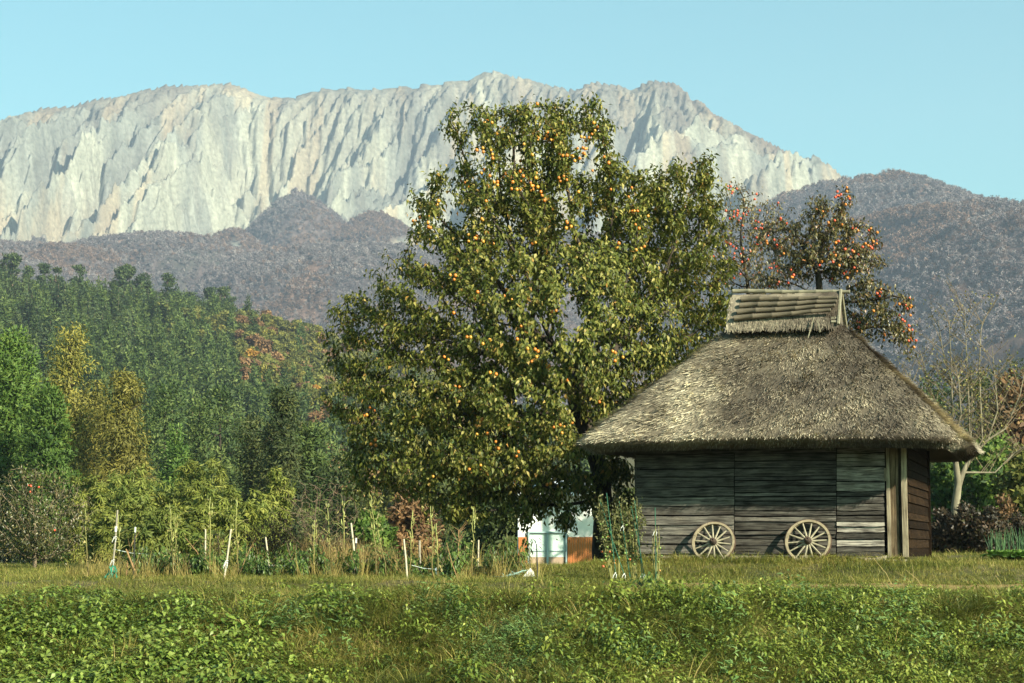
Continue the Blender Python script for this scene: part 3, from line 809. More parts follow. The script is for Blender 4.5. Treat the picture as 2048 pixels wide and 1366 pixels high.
# split-bamboo trestle boards over the gable ends of the ridge
for sx_ in (-1, 1):
    xx = sx_ * (CL + 0.035)
    for sy in ((-1, 1) if sx_ > 0 else (1,)):
        mb = MB(); mb.tube([(xx, sy * 0.05, cap_top - 0.03), (xx + sx_ * 0.02, sy * 0.80, cap_bot + 0.02)], 0.035, 6)
        mb.build('trestle_pole', M_bamboo, ridge)
        for k in range(6):
            f = 0.42 + k * 0.10
            c = (xx - sx_ * 0.06, sy * (0.05 + 0.75 * f) - sy * 0.02, cap_top - 0.03 + (cap_bot + 0.05 - cap_top) * f)
            mb = MB(); mb.box(c, (0.15, 0.035, 0.062), Matrix.Rotation(sy * 0.75, 3, 'X'), 0.004)
            mb.build('trestle_slat', M_bamboo, ridge)
# two loose straws of bamboo stuck in the thatch
for a, b_ in (((1628, 634), (1616, 676)), ((1634, 640), (1641, 664))):
    mb = MB(); mb.tube([ridge_point(*a, -0.75), ridge_point(*b_, -1.0)], 0.012, 5); mb.build('loose_stick', M_bamboo, thatch)

# ------------------------------------------------------------------ the two cart wheels
M_felloe = plain('bleached_wheel_wood', (0.25, 0.205, 0.135), 0.7, 0.2, 0.3, 10, None, 0.2)
M_spoke = plain('wheel_spoke_wood', (0.27, 0.24, 0.17), 0.7, 0.2, 0.3, 12, None, 0.2)
M_iron = plain('rusty_iron', (0.075, 0.045, 0.032), 0.75, 0.3, 0.4, 18, None, 0.2)
M_hub = plain('dark_wheel_hub', (0.05, 0.036, 0.028), 0.7, 0.3, 0.4, 14, None, 0.2)
def ring(mb, r0, r1, y0, y1, n_=48, a0=0.0, a1=2 * math.pi):
    vs, fs = [], []; full = abs(a1 - a0 - 2 * math.pi) < 1e-6; cnt = n_ if full else n_ + 1
    for i in range(cnt):
        a = a0 + (a1 - a0) * i / n_
        for r_, y in ((r0, y0), (r1, y0), (r1, y1), (r0, y1)): vs.append((math.cos(a) * r_, y, math.sin(a) * r_))
    for i in range(n_):
        p_, q_ = i * 4, ((i + 1) % cnt) * 4
        for j in range(4): fs.append((p_ + j, p_ + (j + 1) % 4, q_ + (j + 1) % 4, q_ + j))
    if not full: fs.append((0, 1, 2, 3)); e = n_ * 4; fs.append((e + 3, e + 2, e + 1, e))
    mb.add(vs, fs)
def cart_wheel(px, py, rpx, spokes, label, rot0):
    """wheel in the x-z plane, leaning back on the wall"""
    rad = rpx / F * 39.75
    lean = R(21)
    u, zc = front_uv(px, py, 0.22)
    w = empty('cart_wheel', HO + HX * u - HY * (HB + 0.06 + rad * math.sin(lean) + 0.05) + Vector((0, 0, zc)), label, 'wheel', 'wooden cart wheels leaning on the hut')
    w.rotation_euler = (Matrix.Rotation(-TH, 3, 'Z') @ Matrix.Rotation(-lean, 3, 'X')).to_euler()
    for k in range(7):                   # felloes
        mb = MB(); g = 0.006
        ring(mb, rad * 0.875, rad * 0.972, -0.038, 0.038, 8, rot0 + 2 * math.pi * k / 7 + g, rot0 + 2 * math.pi * (k + 1) / 7 - g)
        mb.build('felloe', M_felloe, w)
    mb = MB(); ring(mb, rad * 0.974, rad, -0.032, 0.032, 56); mb.build('iron_tyre', M_iron, w)
    hub = MB(); hub.tube([(0, -0.15, 0), (0, -0.13, 0), (0, -0.05, 0), (0, 0.05, 0), (0, 0.12, 0)], [rad * .10, rad * .13, rad * .165, rad * .165, rad * .12], 20)
    hb = hub.build('hub', M_hub, w, False)
    mb = MB(); ring(mb, rad * 0.045, rad * 0.075, -0.165, -0.14, 16); mb.build('axle_ring', M_iron, hb)
    for k in range(spokes):
        a = rot0 + 2 * math.pi * (k + 0.5) / spokes
        c, s_ = math.cos(a), math.sin(a)
        mb = MB(); mb.tube([(c * rad * .13, -0.01, s_ * rad * .13), (c * rad * .3, -0.005, s_ * rad * .3), (c * rad * .9, 0, s_ * rad * .9)], [0.019, 0.020, 0.013], 6)
        mb.build('spoke', M_spoke, w)
    return w
cart_wheel(1428, 1085, 44.5, 14, 'wooden cart wheel leaning on the hut wall farther from the door', 0.12)
cart_wheel(1617, 1083, 46.5, 14, 'wooden cart wheel leaning on the hut wall next to the pale boards', 0.30)
# ================================================================== vegetation builders
def leaves(pos, axis, nrm, length, width, r_, fold=0.25, droop=0.25):
    """one folded, drooping leaf per row: 6 vertices, 4 triangles"""
    nn = len(pos)
    axis = axis / (np.linalg.norm(axis, axis=1)[:, None] + 1e-9)
    side = np.cross(axis, nrm); side /= np.linalg.norm(side, axis=1)[:, None] + 1e-9
    up = np.cross(side, axis)
    L, W = length[:, None], width[:, None]
    b0 = pos
    mid = pos + axis * L * 0.5
    tip = pos + axis * L - up * L * droop
    lf = pos + axis * L * 0.42 + side * W * 0.5 + up * W * fold
    rt = pos + axis * L * 0.42 - side * W * 0.5 + up * W * fold
    V = np.stack([b0, lf, tip, rt, mid], 1).reshape(-1, 3)
    k = np.arange(nn)[:, None] * 5
    Fc = np.concatenate([k + np.array([[0, 4, 1]]), k + np.array([[1, 4, 2]]), k + np.array([[0, 3, 4]]), k + np.array([[4, 3, 2]])], 0)
    return V, Fc, np.repeat(r_, 5)

def cards(pos, axis, nrm, length, width, r_):
    """simple pointed leaf: 4 vertices, 1 quad"""
    axis = axis / (np.linalg.norm(axis, axis=1)[:, None] + 1e-9)
    side = np.cross(axis, nrm); side /= np.linalg.norm(side, axis=1)[:, None] + 1e-9
    L, W = length[:, None], width[:, None]
    V = np.stack([pos, pos + axis * L * .45 + side * W * .5, pos + axis * L, pos + axis * L * .45 - side * W * .5], 1).reshape(-1, 3)
    return V, np.arange(len(pos) * 4).reshape(-1, 4), np.repeat(r_, 4)

def unit(nn):
    v = rng.normal(size=(nn, 3)); return v / np.linalg.norm(v, axis=1)[:, None]

def colonize(attr, start, step, kill, reach, iters=160, trunk=None):
    """space colonization: returns nodes (n,3) and parent indices"""
    nodes = [np.array(p, float) for p in (trunk or [start])]; par = [-1] + list(range(len(nodes) - 1))
    A = attr.copy(); N = np.array(nodes)
    d = np.linalg.norm(A[:, None] - N[None], axis=2); near = d.argmin(1); nd = d.min(1)
    alive = np.ones(len(A), bool); kids = {}
    for it in range(iters):
        act = alive & (nd < reach)
        if not act.any():
            act = alive & (nd < nd[alive].min() + 0.3) if alive.any() else act
            if not act.any(): break
        v = A[act] - N[near[act]]; v /= np.linalg.norm(v, axis=1)[:, None] + 1e-9
        acc = np.zeros_like(N); np.add.at(acc, near[act], v)
        src = np.unique(near[act])
        dirs = acc[src] + rng.normal(0, 0.25, (len(src), 3)); dirs /= np.linalg.norm(dirs, axis=1)[:, None] + 1e-9
        new = N[src] + dirs * step
        ok = np.array([kids.get(i, 0) < 3 for i in src])
        src, new = src[ok], new[ok]
        if len(new) == 0: break
        for i in src: kids[i] = kids.get(i, 0) + 1
        base = len(N); N = np.concatenate([N, new]); par += src.tolist()
        for c in range(0, len(new), 400):
            dn_ = np.linalg.norm(A[:, None] - new[None, c:c + 400], axis=2)
            j = dn_.argmin(1); m_ = dn_[np.arange(len(A)), j]
            better = m_ < nd; near = np.where(better, base + c + j, near); nd = np.where(better, m_, nd)
        alive &= nd > kill
    return N, np.array(par)

def skeleton_mesh(N, par, r_tip, r_trunk, sides=6, exp=2.3):
    """tubes along the chains of a branch tree; radius by the pipe model"""
    n_ = len(N); kids = [[] for _ in range(n_)]
    for i, p_ in enumerate(par):
        if p_ >= 0: kids[p_].append(i)
    area = np.zeros(n_)
    for i in range(n_ - 1, -1, -1):
        if not kids[i]: area[i] = r_tip ** exp
        if par[i] >= 0: area[par[i]] += area[i]
    rad = area ** (1 / exp); rad = np.minimum(rad * (r_trunk / rad[0]), np.maximum(rad * (r_trunk / rad[0]), r_tip)); rad = np.maximum(rad, r_tip)
    mb = MB(); stack = [0]; seen = set()
    starts = [(0, None)]
    while starts:
        s0, pre = starts.pop()
        chain = [pre, s0] if pre is not None else [s0]
        cur = s0
        while kids[cur]:
            ks = sorted(kids[cur], key=lambda k: -rad[k])
            for k in ks[1:]: starts.append((k, cur))
            cur = ks[0]; chain.append(cur)
        if len(chain) > 1:
            rr_ = [float(rad[c]) for c in chain]
            if pre is not None: rr_[0] = rr_[1]
            sd = sides if max(rr_) > 0.03 else 4 if max(rr_) > 0.012 else 3
            mb.tube([N[c] for c in chain], rr_, sd, False)
    return mb, rad, kids

def in_ellipsoids(ells, nn, shell=0.0):
    """random points in a union of ellipsoids [(centre, (rx,ry,rz)), ...]"""
    vol = np.array([e[1][0] * e[1][1] * e[1][2] for e in ells]) ** 0.8; ch = rng.choice(len(ells), nn, p=vol / vol.sum())
    c = np.array([e[0] for e in ells])[ch]; r_ = np.array([e[1] for e in ells])[ch]
    u_ = unit(nn) * (shell + (1 - shell) * rng.random(nn) ** (1 / 2.2))[:, None]
    return c + u_ * r_

M_bark = plain('dark_bark', (0.045, 0.036, 0.028), 0.9, 0.1, 0.45, 14, (1, 1, 0.3), 0.7)
M_bark_pale = plain('pale_bark', (0.17, 0.15, 0.105), 0.85, 0.1, 0.4, 9, (1, 1, 0.4), 0.4)
M_twig = plain('grey_brown_twig', (0.16, 0.125, 0.085), 0.9, 0.1, 0.35, 10)
M_persimmon_leaf = leaf_mat('persimmon_leaf', [(0.0, (0.030, 0.045, 0.010)), (0.35, (0.088, 0.102, 0.018)), (0.60, (0.175, 0.172, 0.036)), (0.82, (0.30, 0.26, 0.08)), (0.96, (0.36, 0.19, 0.05))], 0.30, 0.22, 0.3, 0.6, 0.5)
M_red_leaf = leaf_mat('persimmon_leaf_autumn', [(0.0, (0.05, 0.055, 0.018)), (0.4, (0.12, 0.105, 0.035)), (0.7, (0.22, 0.17, 0.065)), (0.9, (0.27, 0.12, 0.05)), (1.0, (0.25, 0.06, 0.03))], 0.3, 0.45, 0.2, 0.8, 0.4)
M_fruit = plain('ripe_persimmon_skin', (0.50, 0.16, 0.02), 0.32, 0.5, 0.25, 1.0)
M_fruit_y = plain('yellow_persimmon_skin', (0.55, 0.25, 0.035), 0.32, 0.5, 0.2, 1.0)
M_fruit_r = plain('red_persimmon_skin', (0.58, 0.085, 0.035), 0.32, 0.5, 0.25, 1.0)

def fruit_mesh(name, mat):
    mb = MB(); vs, fs = [], []; nu, nv = 9, 6
    for j in range(nv + 1):
        a = math.pi * j / nv; r_ = math.sin(a) ** 0.85 if 0 < j < nv else 0.02
        for i in range(nu):
            t_ = 2 * math.pi * i / nu; vs.append((r_ * math.cos(t_), r_ * math.sin(t_), -0.95 * (1 - math.cos(a)) + (0.10 * (1 - abs(r_)) if j < 2 else 0)))
    for j in range(nv):
        for i in range(nu): fs.append((j * nu + i, (j + 1) * nu + i, (j + 1) * nu + (i + 1) % nu, j * nu + (i + 1) % nu))
    mb.add(vs, fs); me = mb.mesh(name, True); me.materials.append(mat); return me
FR = {'o': fruit_mesh('persimmon', M_fruit), 'y': fruit_mesh('persimmon', M_fruit_y), 'r': fruit_mesh('persimmon', M_fruit_r)}

def persimmon_tree(name, base, trunk, ells, n_attr, n_leaf, leaf_len, mats, label, fruit_spec, r_trunk, step=0.24, kill=0.30, reach=1.3, extra_ells=None, trunk_mat=None):
    root = empty(name, base, label, 'tree')
    B = np.array(base)
    A = in_ellipsoids(ells, n_attr, 0.25)
    N, par = colonize(A, None, step, kill, reach, 120, trunk=[np.array(p) for p in trunk])
    mb, rad, kids = skeleton_mesh(N - B, par, 0.007, r_trunk)
    mb.build('trunk', trunk_mat or M_bark, root, True)
    tips = np.where(rad < 0.022)[0]; tips = tips[tips > len(trunk)]
    pi = rng.choice(tips, n_leaf); pp = par[pi]
    f = rng.random(n_leaf)[:, None]
    pos = N[pi] * f + N[np.maximum(pp, 0)] * (1 - f) + rng.normal(0, 0.10, (n_leaf, 3)) - B
    cen = A.mean(0)
    outw = N[pi] - cen; outw /= np.linalg.norm(outw, axis=1)[:, None]
    ax = unit(n_leaf) * 0.75 + outw * 0.35 + np.array([0, 0, -0.85]); ax /= np.linalg.norm(ax, axis=1)[:, None]
    nr_ = outw * 0.9 + np.array([0, 0, 0.5]) + unit(n_leaf) * 0.7
    V, Fc, At = leaves(pos, ax, nr_, rng.uniform(0.5, 1.4, n_leaf) * leaf_len, rng.uniform(0.42, 0.6, n_leaf) * leaf_len, np.clip(rng.beta(1.5, 2.1, n_leaf), 0, 1), 0.22, 0.22)
    crown = obj('crown', mesh_np('crown', V, Fc, False, {'rnd': At}), mats, root); crown['kind'] = 'stuff'
    # fruit in clusters on the outer twigs: (count, weight function of node, kinds)
    cnt, wfun, kinds, fr = fruit_spec
    w = np.maximum(wfun(N[tips]), 0) + 1e-6; w /= w.sum(); done = 0
    while done < cnt:
        c = N[rng.choice(tips, p=w)]
        for k in range(min(cnt - done, int(rng.integers(1, 5)))):
            o = bpy.data.objects.new('persimmon', FR[kinds[int(rng.integers(len(kinds)))]]); COL.objects.link(o)
            o.parent = root
            o.location = Vector(c - B + rng.normal(0, 0.09, 3) + np.array([0, -0.22, -0.03])); s_ = fr * rng.uniform(0.85, 1.15); o.scale = (s_, s_, s_ * 1.05)
            o.rotation_euler = (rng.normal(0, .3), rng.normal(0, .3), rng.uniform(0, 6))
            done += 1
    return root

# ------------------------------------------------------------------ the big persimmon tree beside the hut
TD = 45.6
def pe(px, py, d, rx, rz, ry=None):      # ellipsoid from pixels
    c = P(px, py, d); k = d / F
    return (np.array(c), (rx * k, ry if ry else 0.5 * (rx + rz) * k, rz * k))
tb = P(1203, 1108, TD); tb.z = gz(tb.x, tb.y) - 0.05
trunk = [tb, tb + Vector((-0.02, 0, 0.45)), P(1207, 1010, TD), P(1203, 950, TD - .1), P(1180, 880, TD - 0.2), P(1150, 800, TD - 0.2)]
big_ells = [pe(1035, 320, TD - .3, 135, 120), pe(1160, 290, TD, 85, 100), pe(930, 240, TD - .2, 55, 50), pe(1190, 205, TD, 30, 32), pe(1090, 240, TD - .2, 90, 55),
            pe(960, 430, TD - .6, 150, 110), pe(1160, 440, TD + .6, 200, 130), pe(1370, 400, TD + 1.6, 95, 95), pe(1400, 340, TD + 1.6, 55, 45), pe(1330, 520, TD + 1.6, 145, 120),
            pe(900, 600, TD - .6, 195, 150), pe(1130, 640, TD - 1.0, 230, 190), pe(1370, 650, TD + 2.0, 120, 130), pe(740, 650, TD - .4, 95, 85), pe(680, 690, TD - .4, 50, 60),
            pe(850, 770, TD - .8, 180, 150), pe(1050, 830, TD - 1.0, 230, 160), pe(1230, 760, TD + .9, 120, 110), pe(780, 880, TD - .8, 110, 90), pe(900, 960, TD - .8, 160, 65), pe(1080, 970, TD - .6, 130, 60), pe(980, 900, TD - 1., 240, 90), pe(860, 400, TD - .6, 50, 50), pe(1270, 400, TD + 1.2, 90, 85), pe(1090, 1010, TD - 1.2, 120, 50), pe(960, 1010, TD - 1, 130, 45), pe(1180, 930, TD - 1.1, 80, 70), pe(700, 800, TD - .6, 60, 90), pe(730, 950, TD - .6, 60, 60), pe(1240, 960, TD + 1.2, 50, 60)]
def fw(Nn):
    pxs = 1024 + Nn[:, 0] / Nn[:, 1] * F; pys = 1095 - (Nn[:, 2] - EYE) / Nn[:, 1] * F
    front = np.clip((TD + 0.3 - Nn[:, 1]) / 2, 0.03, 1.2)
    return front * (0.05 + np.exp(-((pxs - 1130) / 170) ** 2 - ((pys - 330) / 110) ** 2) + 1.1 * np.exp(-((pxs - 1360) / 90) ** 2 - ((pys - 410) / 80) ** 2) + 0.35 * np.exp(-((pxs - 850) / 60) ** 2 - ((pys - 420) / 60) ** 2) + 0.5 * (pys < 480) * (rng.random(len(pys)) < 0.4))
big = persimmon_tree('persimmon_tree', tb, trunk, big_ells, 4200, 88000, 0.13, M_persimmon_leaf, 'large spreading persimmon tree full of orange fruit beside the thatched hut', (290, fw, 'oooyy', 0.036), 0.21, 0.22, 0.24, 1.2)

# second persimmon, redder and thinner, behind the hut
T2 = 53.0
tb2 = P(1640, 1100, T2); tb2.z = gz(tb2.x, tb2.y) - 0.05
e2 = [pe(1650, 450, T2, 65, 60), pe(1690, 400, T2, 30, 25), pe(1600, 500, T2, 70, 65), pe(1700, 500, T2, 75, 70), pe(1740, 560, T2 - .3, 45, 60), pe(1770, 620, T2 - .3, 65, 45), pe(1790, 665, T2 - .3, 45, 30), pe(1730, 640, T2, 45, 45), pe(1580, 540, T2, 40, 40), pe(1550, 470, T2 + .5, 40, 40), pe(1540, 560, T2, 40, 30), pe(1815, 690, T2 - .3, 30, 25)]
f2 = lambda Nn: np.ones(len(Nn)) * (0.3 + (Nn[:, 1] < T2 + .5))
persimmon_tree('persimmon_tree', tb2, [tb2, P(1640, 900, T2), P(1642, 700, T2), P(1640, 590, T2), P(1636, 545, T2)], e2, 900, 8500, 0.115, M_red_leaf,
               'smaller persimmon tree with red fruit rising behind the bamboo ridge', (150, f2, 'rroor', 0.036), 0.10, 0.22, 0.25, 1.0)
# third, nearly bare, between the two
T3 = 57.0
tb3 = P(1500, 1100, T3); tb3.z = gz(tb3.x, tb3.y) - 0.05
e3 = [pe(1500, 470, T3, 80, 90), pe(1470, 400, T3, 45, 45), pe(1545, 430, T3, 40, 45), pe(1520, 540, T3, 70, 50), pe(1450, 520, T3, 50, 60)]
persimmon_tree('persimmon_tree', tb3, [tb3, P(1500, 900, T3), P(1498, 700, T3), P(1497, 590, T3)], e3, 800, 2600, 0.10, M_red_leaf,
               'nearly bare persimmon tree dotted with small red fruit between the two leafy ones', (85, lambda Nn: np.ones(len(Nn)), 'rrr', 0.034), 0.06, 0.24, 0.3, 1.1)
# ================================================================== trees between the garden and the mountain
def clump_cards(clumps, n_per, size, aspect, bias=(0, 0, 0.2), spread=0.8, shell=0.55, tint=0.25, droop=0.0):
    """leaf cards spread through ellipsoid clumps; returns V, F, rnd"""
    C = np.array([c for c, r_ in clumps]); Rr = np.array([r_ for c, r_ in clumps])
    vol = (Rr[:, 0] * Rr[:, 1] * Rr[:, 2]) ** 0.67; vol /= vol.mean()
    cnt = np.maximum(6, (n_per * vol)).astype(int)
    ch = np.repeat(np.arange(len(C)), cnt); nn = len(ch)
    u_ = unit(nn); rad_ = shell + (1 - shell) * rng.random(nn)
    pos = C[ch] + u_ * Rr[ch] * rad_[:, None]
    tan_ = np.cross(u_, unit(nn)); ax = tan_ + u_ * 0.35 + np.array(bias) + unit(nn) * spread * 0.35; ax[:, 2] -= droop
    cc = C.mean(0); out = pos - cc; out[:, 2] *= 0.6; out /= np.linalg.norm(out, axis=1)[:, None] + 1e-6
    tone = rng.normal(0, tint, len(C))[ch]
    return cards(pos, ax, unit(nn) * 0.45 + u_ * 0.9 + out * 0.5, size * 1.25 * rng.uniform(.6, 1.4, nn), size * 1.3 * aspect * rng.uniform(.7, 1.3, nn), np.clip(0.5 + tone + rng.normal(0, 0.16, nn), 0, 1))

def crown_mesh(name, clumps, n_per, size, aspect, **k):
    V, Fc, A = clump_cards(clumps, n_per, size, aspect, **k)
    return mesh_np(name, V, Fc, False, {'rnd': A})

def tree_thing(name, base, trunk_me, crown_me, tm, cm, label, cat, group=None, rz=0.0, scale=1.0):
    root = empty(name, base, label, cat, group, rz, scale)
    obj('trunk', trunk_me, tm, root); c = obj('crown', crown_me, cm, root)
    return root

def trunk_tube(H, r0, lean=0.0, boughs=0, blen=1.5, lo=0.4):
    mb = MB(); pts = [(lean * (k / 6) ** 2 + random.uniform(-.03, .03) * H * .1, random.uniform(-.03, .03) * H * .1, H * k / 6 - (0.3 if k == 0 else 0)) for k in range(7)]
    mb.tube(pts, [r0 * (1 - 0.85 * k / 6) for k in range(7)], 7, False)
    for b_ in range(boughs):
        f = random.uniform(lo, 0.95); a = random.uniform(0, 6.28); p0 = Vector((lean * f * f, 0, H * f)); L = blen * (1.25 - f) * random.uniform(.7, 1.3)
        p1 = p0 + Vector((math.cos(a) * L, math.sin(a) * L, L * random.uniform(0.05, 0.5)))
        mb.tube([p0, p0.lerp(p1, .5) + Vector((0, 0, -.05 * L)), p1], [r0 * .3, r0 * .2, r0 * .08], 4, False)
    return mb.mesh('trunk', True)

greens = dict(
 pine=[(0.0, (0.020, 0.036, 0.016)), (0.5, (0.048, 0.074, 0.028)), (1.0, (0.10, 0.125, 0.042))],
 cedar=[(0.0, (0.018, 0.034, 0.010)), (0.5, (0.052, 0.084, 0.022)), (1.0, (0.125, 0.155, 0.040))],
 olive=[(0.0, (0.045, 0.054, 0.013)), (0.5, (0.115, 0.122, 0.028)), (1.0, (0.20, 0.185, 0.045))],
 gold=[(0.0, (0.060, 0.058, 0.012)), (0.5, (0.145, 0.135, 0.026)), (1.0, (0.25, 0.215, 0.045))],
 rust=[(0.0, (0.085, 0.048, 0.026)), (0.5, (0.17, 0.095, 0.045)), (1.0, (0.26, 0.15, 0.065))],
 orange=[(0.0, (0.17, 0.08, 0.016)), (0.5, (0.34, 0.17, 0.03)), (1.0, (0.48, 0.28, 0.05))],
 rich=[(0.0, (0.022, 0.050, 0.009)), (0.5, (0.066, 0.118, 0.020)), (1.0, (0.14, 0.195, 0.036))],
 dark=[(0.0, (0.018, 0.030, 0.010)), (0.5, (0.050, 0.068, 0.020)), (1.0, (0.12, 0.125, 0.038))],
 bamboo=[(0.0, (0.040, 0.058, 0.010)), (0.5, (0.115, 0.135, 0.023)), (1.0, (0.23, 0.23, 0.048))],
 bamboo2=[(0.0, (0.050, 0.078, 0.016)), (0.5, (0.125, 0.155, 0.030)), (1.0, (0.22, 0.235, 0.05))])
LM = {k: leaf_mat('foliage_' + k, v, 0.22, 0.2, 0.0, 1.0, 0.6) for k, v in greens.items()}

# prototypes for the hillside, unit: metres
def pine_proto():
    H = 15; cl = []
    for k in range(13):
        f = random.uniform(0.5, 1.0); a = random.uniform(0, 6.28); r_ = (1.15 - f) * 4.6 * random.uniform(.3, 1)
        cl.append(((math.cos(a) * r_, math.sin(a) * r_, H * f), (random.uniform(1.2, 2.2), random.uniform(1.2, 2.2), random.uniform(0.4, 0.8))))
    return trunk_tube(H, 0.28, random.uniform(-.8, .8), 9, 4.2, 0.35), crown_mesh('pine_crown', cl, 62, 0.75, 0.45, bias=(0, 0, 0.5), shell=0.3)
def cone_proto(H=12, rb=2.6, size=0.75):
    cl = []
    for k in range(26):
        f = (k + 0.5) / 26; a = k * 2.4; r_ = rb * (1 - f) ** 0.8 * random.uniform(.45, .75)
        q_ = max(0.35, rb * 0.42 * (1 - f) + 0.25)
        cl.append(((math.cos(a) * r_, math.sin(a) * r_, H * (0.12 + 0.88 * f)), (q_, q_, q_ * 1.0)))
    return trunk_tube(H, 0.2), crown_mesh('conifer_crown', cl, 40, size, 0.4, bias=(0, 0, 0.35), shell=0.5)
def broad_proto(H=10, r_=3.4, size=0.8, kcl=16):
    cl = []
    for k in range(kcl):
        d = unit(1)[0]; d[2] = abs(d[2]) * 1.1 - 0.25
        cl.append((tuple(np.array([0, 0, H * .62]) + d * np.array([r_, r_, H * .33]) * random.uniform(.5, .9)), (random.uniform(.9, 1.5),) * 2 + (random.uniform(.7, 1.1),)))
    return trunk_tube(H * .8, 0.22, 0, 6, 2.6, 0.4), crown_mesh('broadleaf_crown', cl, 60, size, 0.6, shell=0.35)

PINES = [pine_proto() for _ in range(4)]; CONES = [cone_proto() for _ in range(3)]; BROADS = [broad_proto() for _ in range(4)]
def single(pair, names):                 # trunk and crown joined into one mesh (far copies too small to show parts)
    t_, c_ = pair
    def arr(me):
        v_ = np.empty(len(me.vertices) * 3, np.float32); me.vertices.foreach_get('co', v_); return v_.reshape(-1, 3)
    fs = [tuple(p.vertices) for p in t_.polygons if len(p.vertices) == 4]
    tf = np.array(fs); cv = arr(c_); tv = arr(t_)
    cf = np.arange(len(cv)).reshape(-1, 4)
    rn = np.empty(len(cv), np.float32); c_.attributes['rnd'].data.foreach_get('value', rn)
    return mesh_np(names, np.concatenate([cv, tv]), np.concatenate([cf, tf + len(cv)]), False, {'rnd': np.concatenate([rn, np.full(len(tv), .5)])}, np.concatenate([np.zeros(len(cf)), np.ones(len(tf))]))
S_CONE = [single(p_, 'conifer') for p_ in CONES]; S_BROAD = [single(p_, 'broadleaf') for p_ in BROADS]; S_PINE = [single(p_, 'pine') for p_ in PINES]
M_far_trunk = plain('far_trunk', (0.17, 0.12, 0.085), 0.9, 0.1, 0.3, 1)
for me in S_CONE + S_BROAD + S_PINE: me.materials.append(LM['cedar']); me.materials.append(M_far_trunk)
def put_single(me, name, mat, x, y, s_, label, cat, group, dz=-0.4):
    o = bpy.data.objects.new(name, me); COL.objects.link(o)
    o.location = (x, y, gz(x, y) + dz); o.rotation_euler = (0, 0, random.uniform(0, 6.28)); o.scale = (s_ * random.uniform(.9, 1.1), s_ * random.uniform(.9, 1.1), s_)
    o.material_slots[0].link = 'OBJECT'; o.material_slots[0].material = mat
    return tag(o, label, cat, group)
# pines standing along the crest, their trunks showing
for k in range(58):
    px = -60 + k * 9.6 + random.uniform(-14, 14); d = random.uniform(835, 960)
    x = X_at(px, d); s_ = random.uniform(1.05, 1.5) * np.interp(px, [-60, 420, 520, 640], [1.0, 1.0, .6, .5])
    pr = PINES[k % 4]
    o = tree_thing('pine_tree', (x, d, gz(x, d) - .4), pr[0], pr[1], M_far_trunk, LM['pine'], 'tall dark pine with a bare trunk on the crest of the wooded hill', 'tree', 'pines along the hill crest', random.uniform(0, 6.28), s_)
# hillside trees: the nearer, larger ones singly
HT = []
def hill_kind(px, py_hint, d, x):
    v_ = vnoise(np.array([x / 38.0]), np.array([d / 70.0]), 401)[0]; w_ = random.random()
    if px < 300 and d > 560: return 'pine' if w_ < 0.35 else 'cedar'
    if px > 470 and d > 520: return 'olive' if w_ < 0.62 else 'gold' if w_ < 0.80 else 'rust' if w_ < 0.93 else 'cedar'
    if px > 560: return 'rust' if v_ > 0.55 and w_ < .6 else 'olive' if w_ < .5 else 'cedar'
    return 'cedar' if v_ < 0.62 or w_ < .4 else 'olive' if w_ < .85 else 'gold'
cells = {}
for k in range(5200):
    d = 262 + (920 - 262) * random.random() ** 0.85
    px = random.uniform(-70, 1180) if random.random() < 0.86 else random.uniform(1780, 2120)
    x = X_at(px, d)
    key = (int(x / 5.2), int(d / 6.5))
    if key in cells: continue
    cells[key] = 1; HT.append((px, d, x))
HT.sort(key=lambda t_: t_[1])
LBL = {'cedar': ('conifer', 'dense green conifer on the wooded hillside', 'green conifers on the hillside'), 'pine': ('conifer', 'dark blue green conifer below the pine crest', 'dark conifers below the crest'),
       'olive': ('broadleaf_tree', 'olive green leafy tree on the wooded hillside', 'olive green trees on the hillside'), 'gold': ('broadleaf_tree', 'yellowing leafy tree on the wooded hillside', 'yellowing trees on the hillside'),
       'rust': ('broadleaf_tree', 'rust brown autumn tree on the wooded hillside', 'rust brown trees on the hillside'), 'orange': ('broadleaf_tree', 'bright orange autumn tree on the wooded hillside', 'orange trees on the hillside')}
forest_pts = {k: [] for k in LBL}
single_count = {k: 0 for k in LBL}
for i_, (px, d, x) in enumerate(HT):
    kd = hill_kind(px, 0, d, x)
    vis = (-20 < px < 700 or px > 1830) and d < 820
    if vis and single_count[kd] < 90 and i_ % 3 != 0:
        single_count[kd] += 1
        nm, lb, gp = LBL[kd]; me = random.choice(S_CONE if nm == 'conifer' else S_BROAD)
        put_single(me, nm, LM[kd], x, d, random.uniform(.5, 1.2) * (1.1 if nm == 'conifer' else .85), lb, 'tree', gp)
    else:
        forest_pts[kd].append((x, d))
for px, py, d in [(505, 672, 640), (520, 690, 625), (500, 655, 660), (527, 706, 600), (628, 740, 560), (472, 828, 330), (570, 700, 620)]:
    x = X_at(px, d); put_single(random.choice(S_BROAD), 'broadleaf_tree', LM['orange'] if px != 570 else LM['gold'], x, d, 0.62 if d > 400 else .4, LBL['orange'][1] if px != 570 else LBL['gold'][1], 'tree', LBL['orange'][2] if px != 570 else LBL['gold'][2], 2.5)

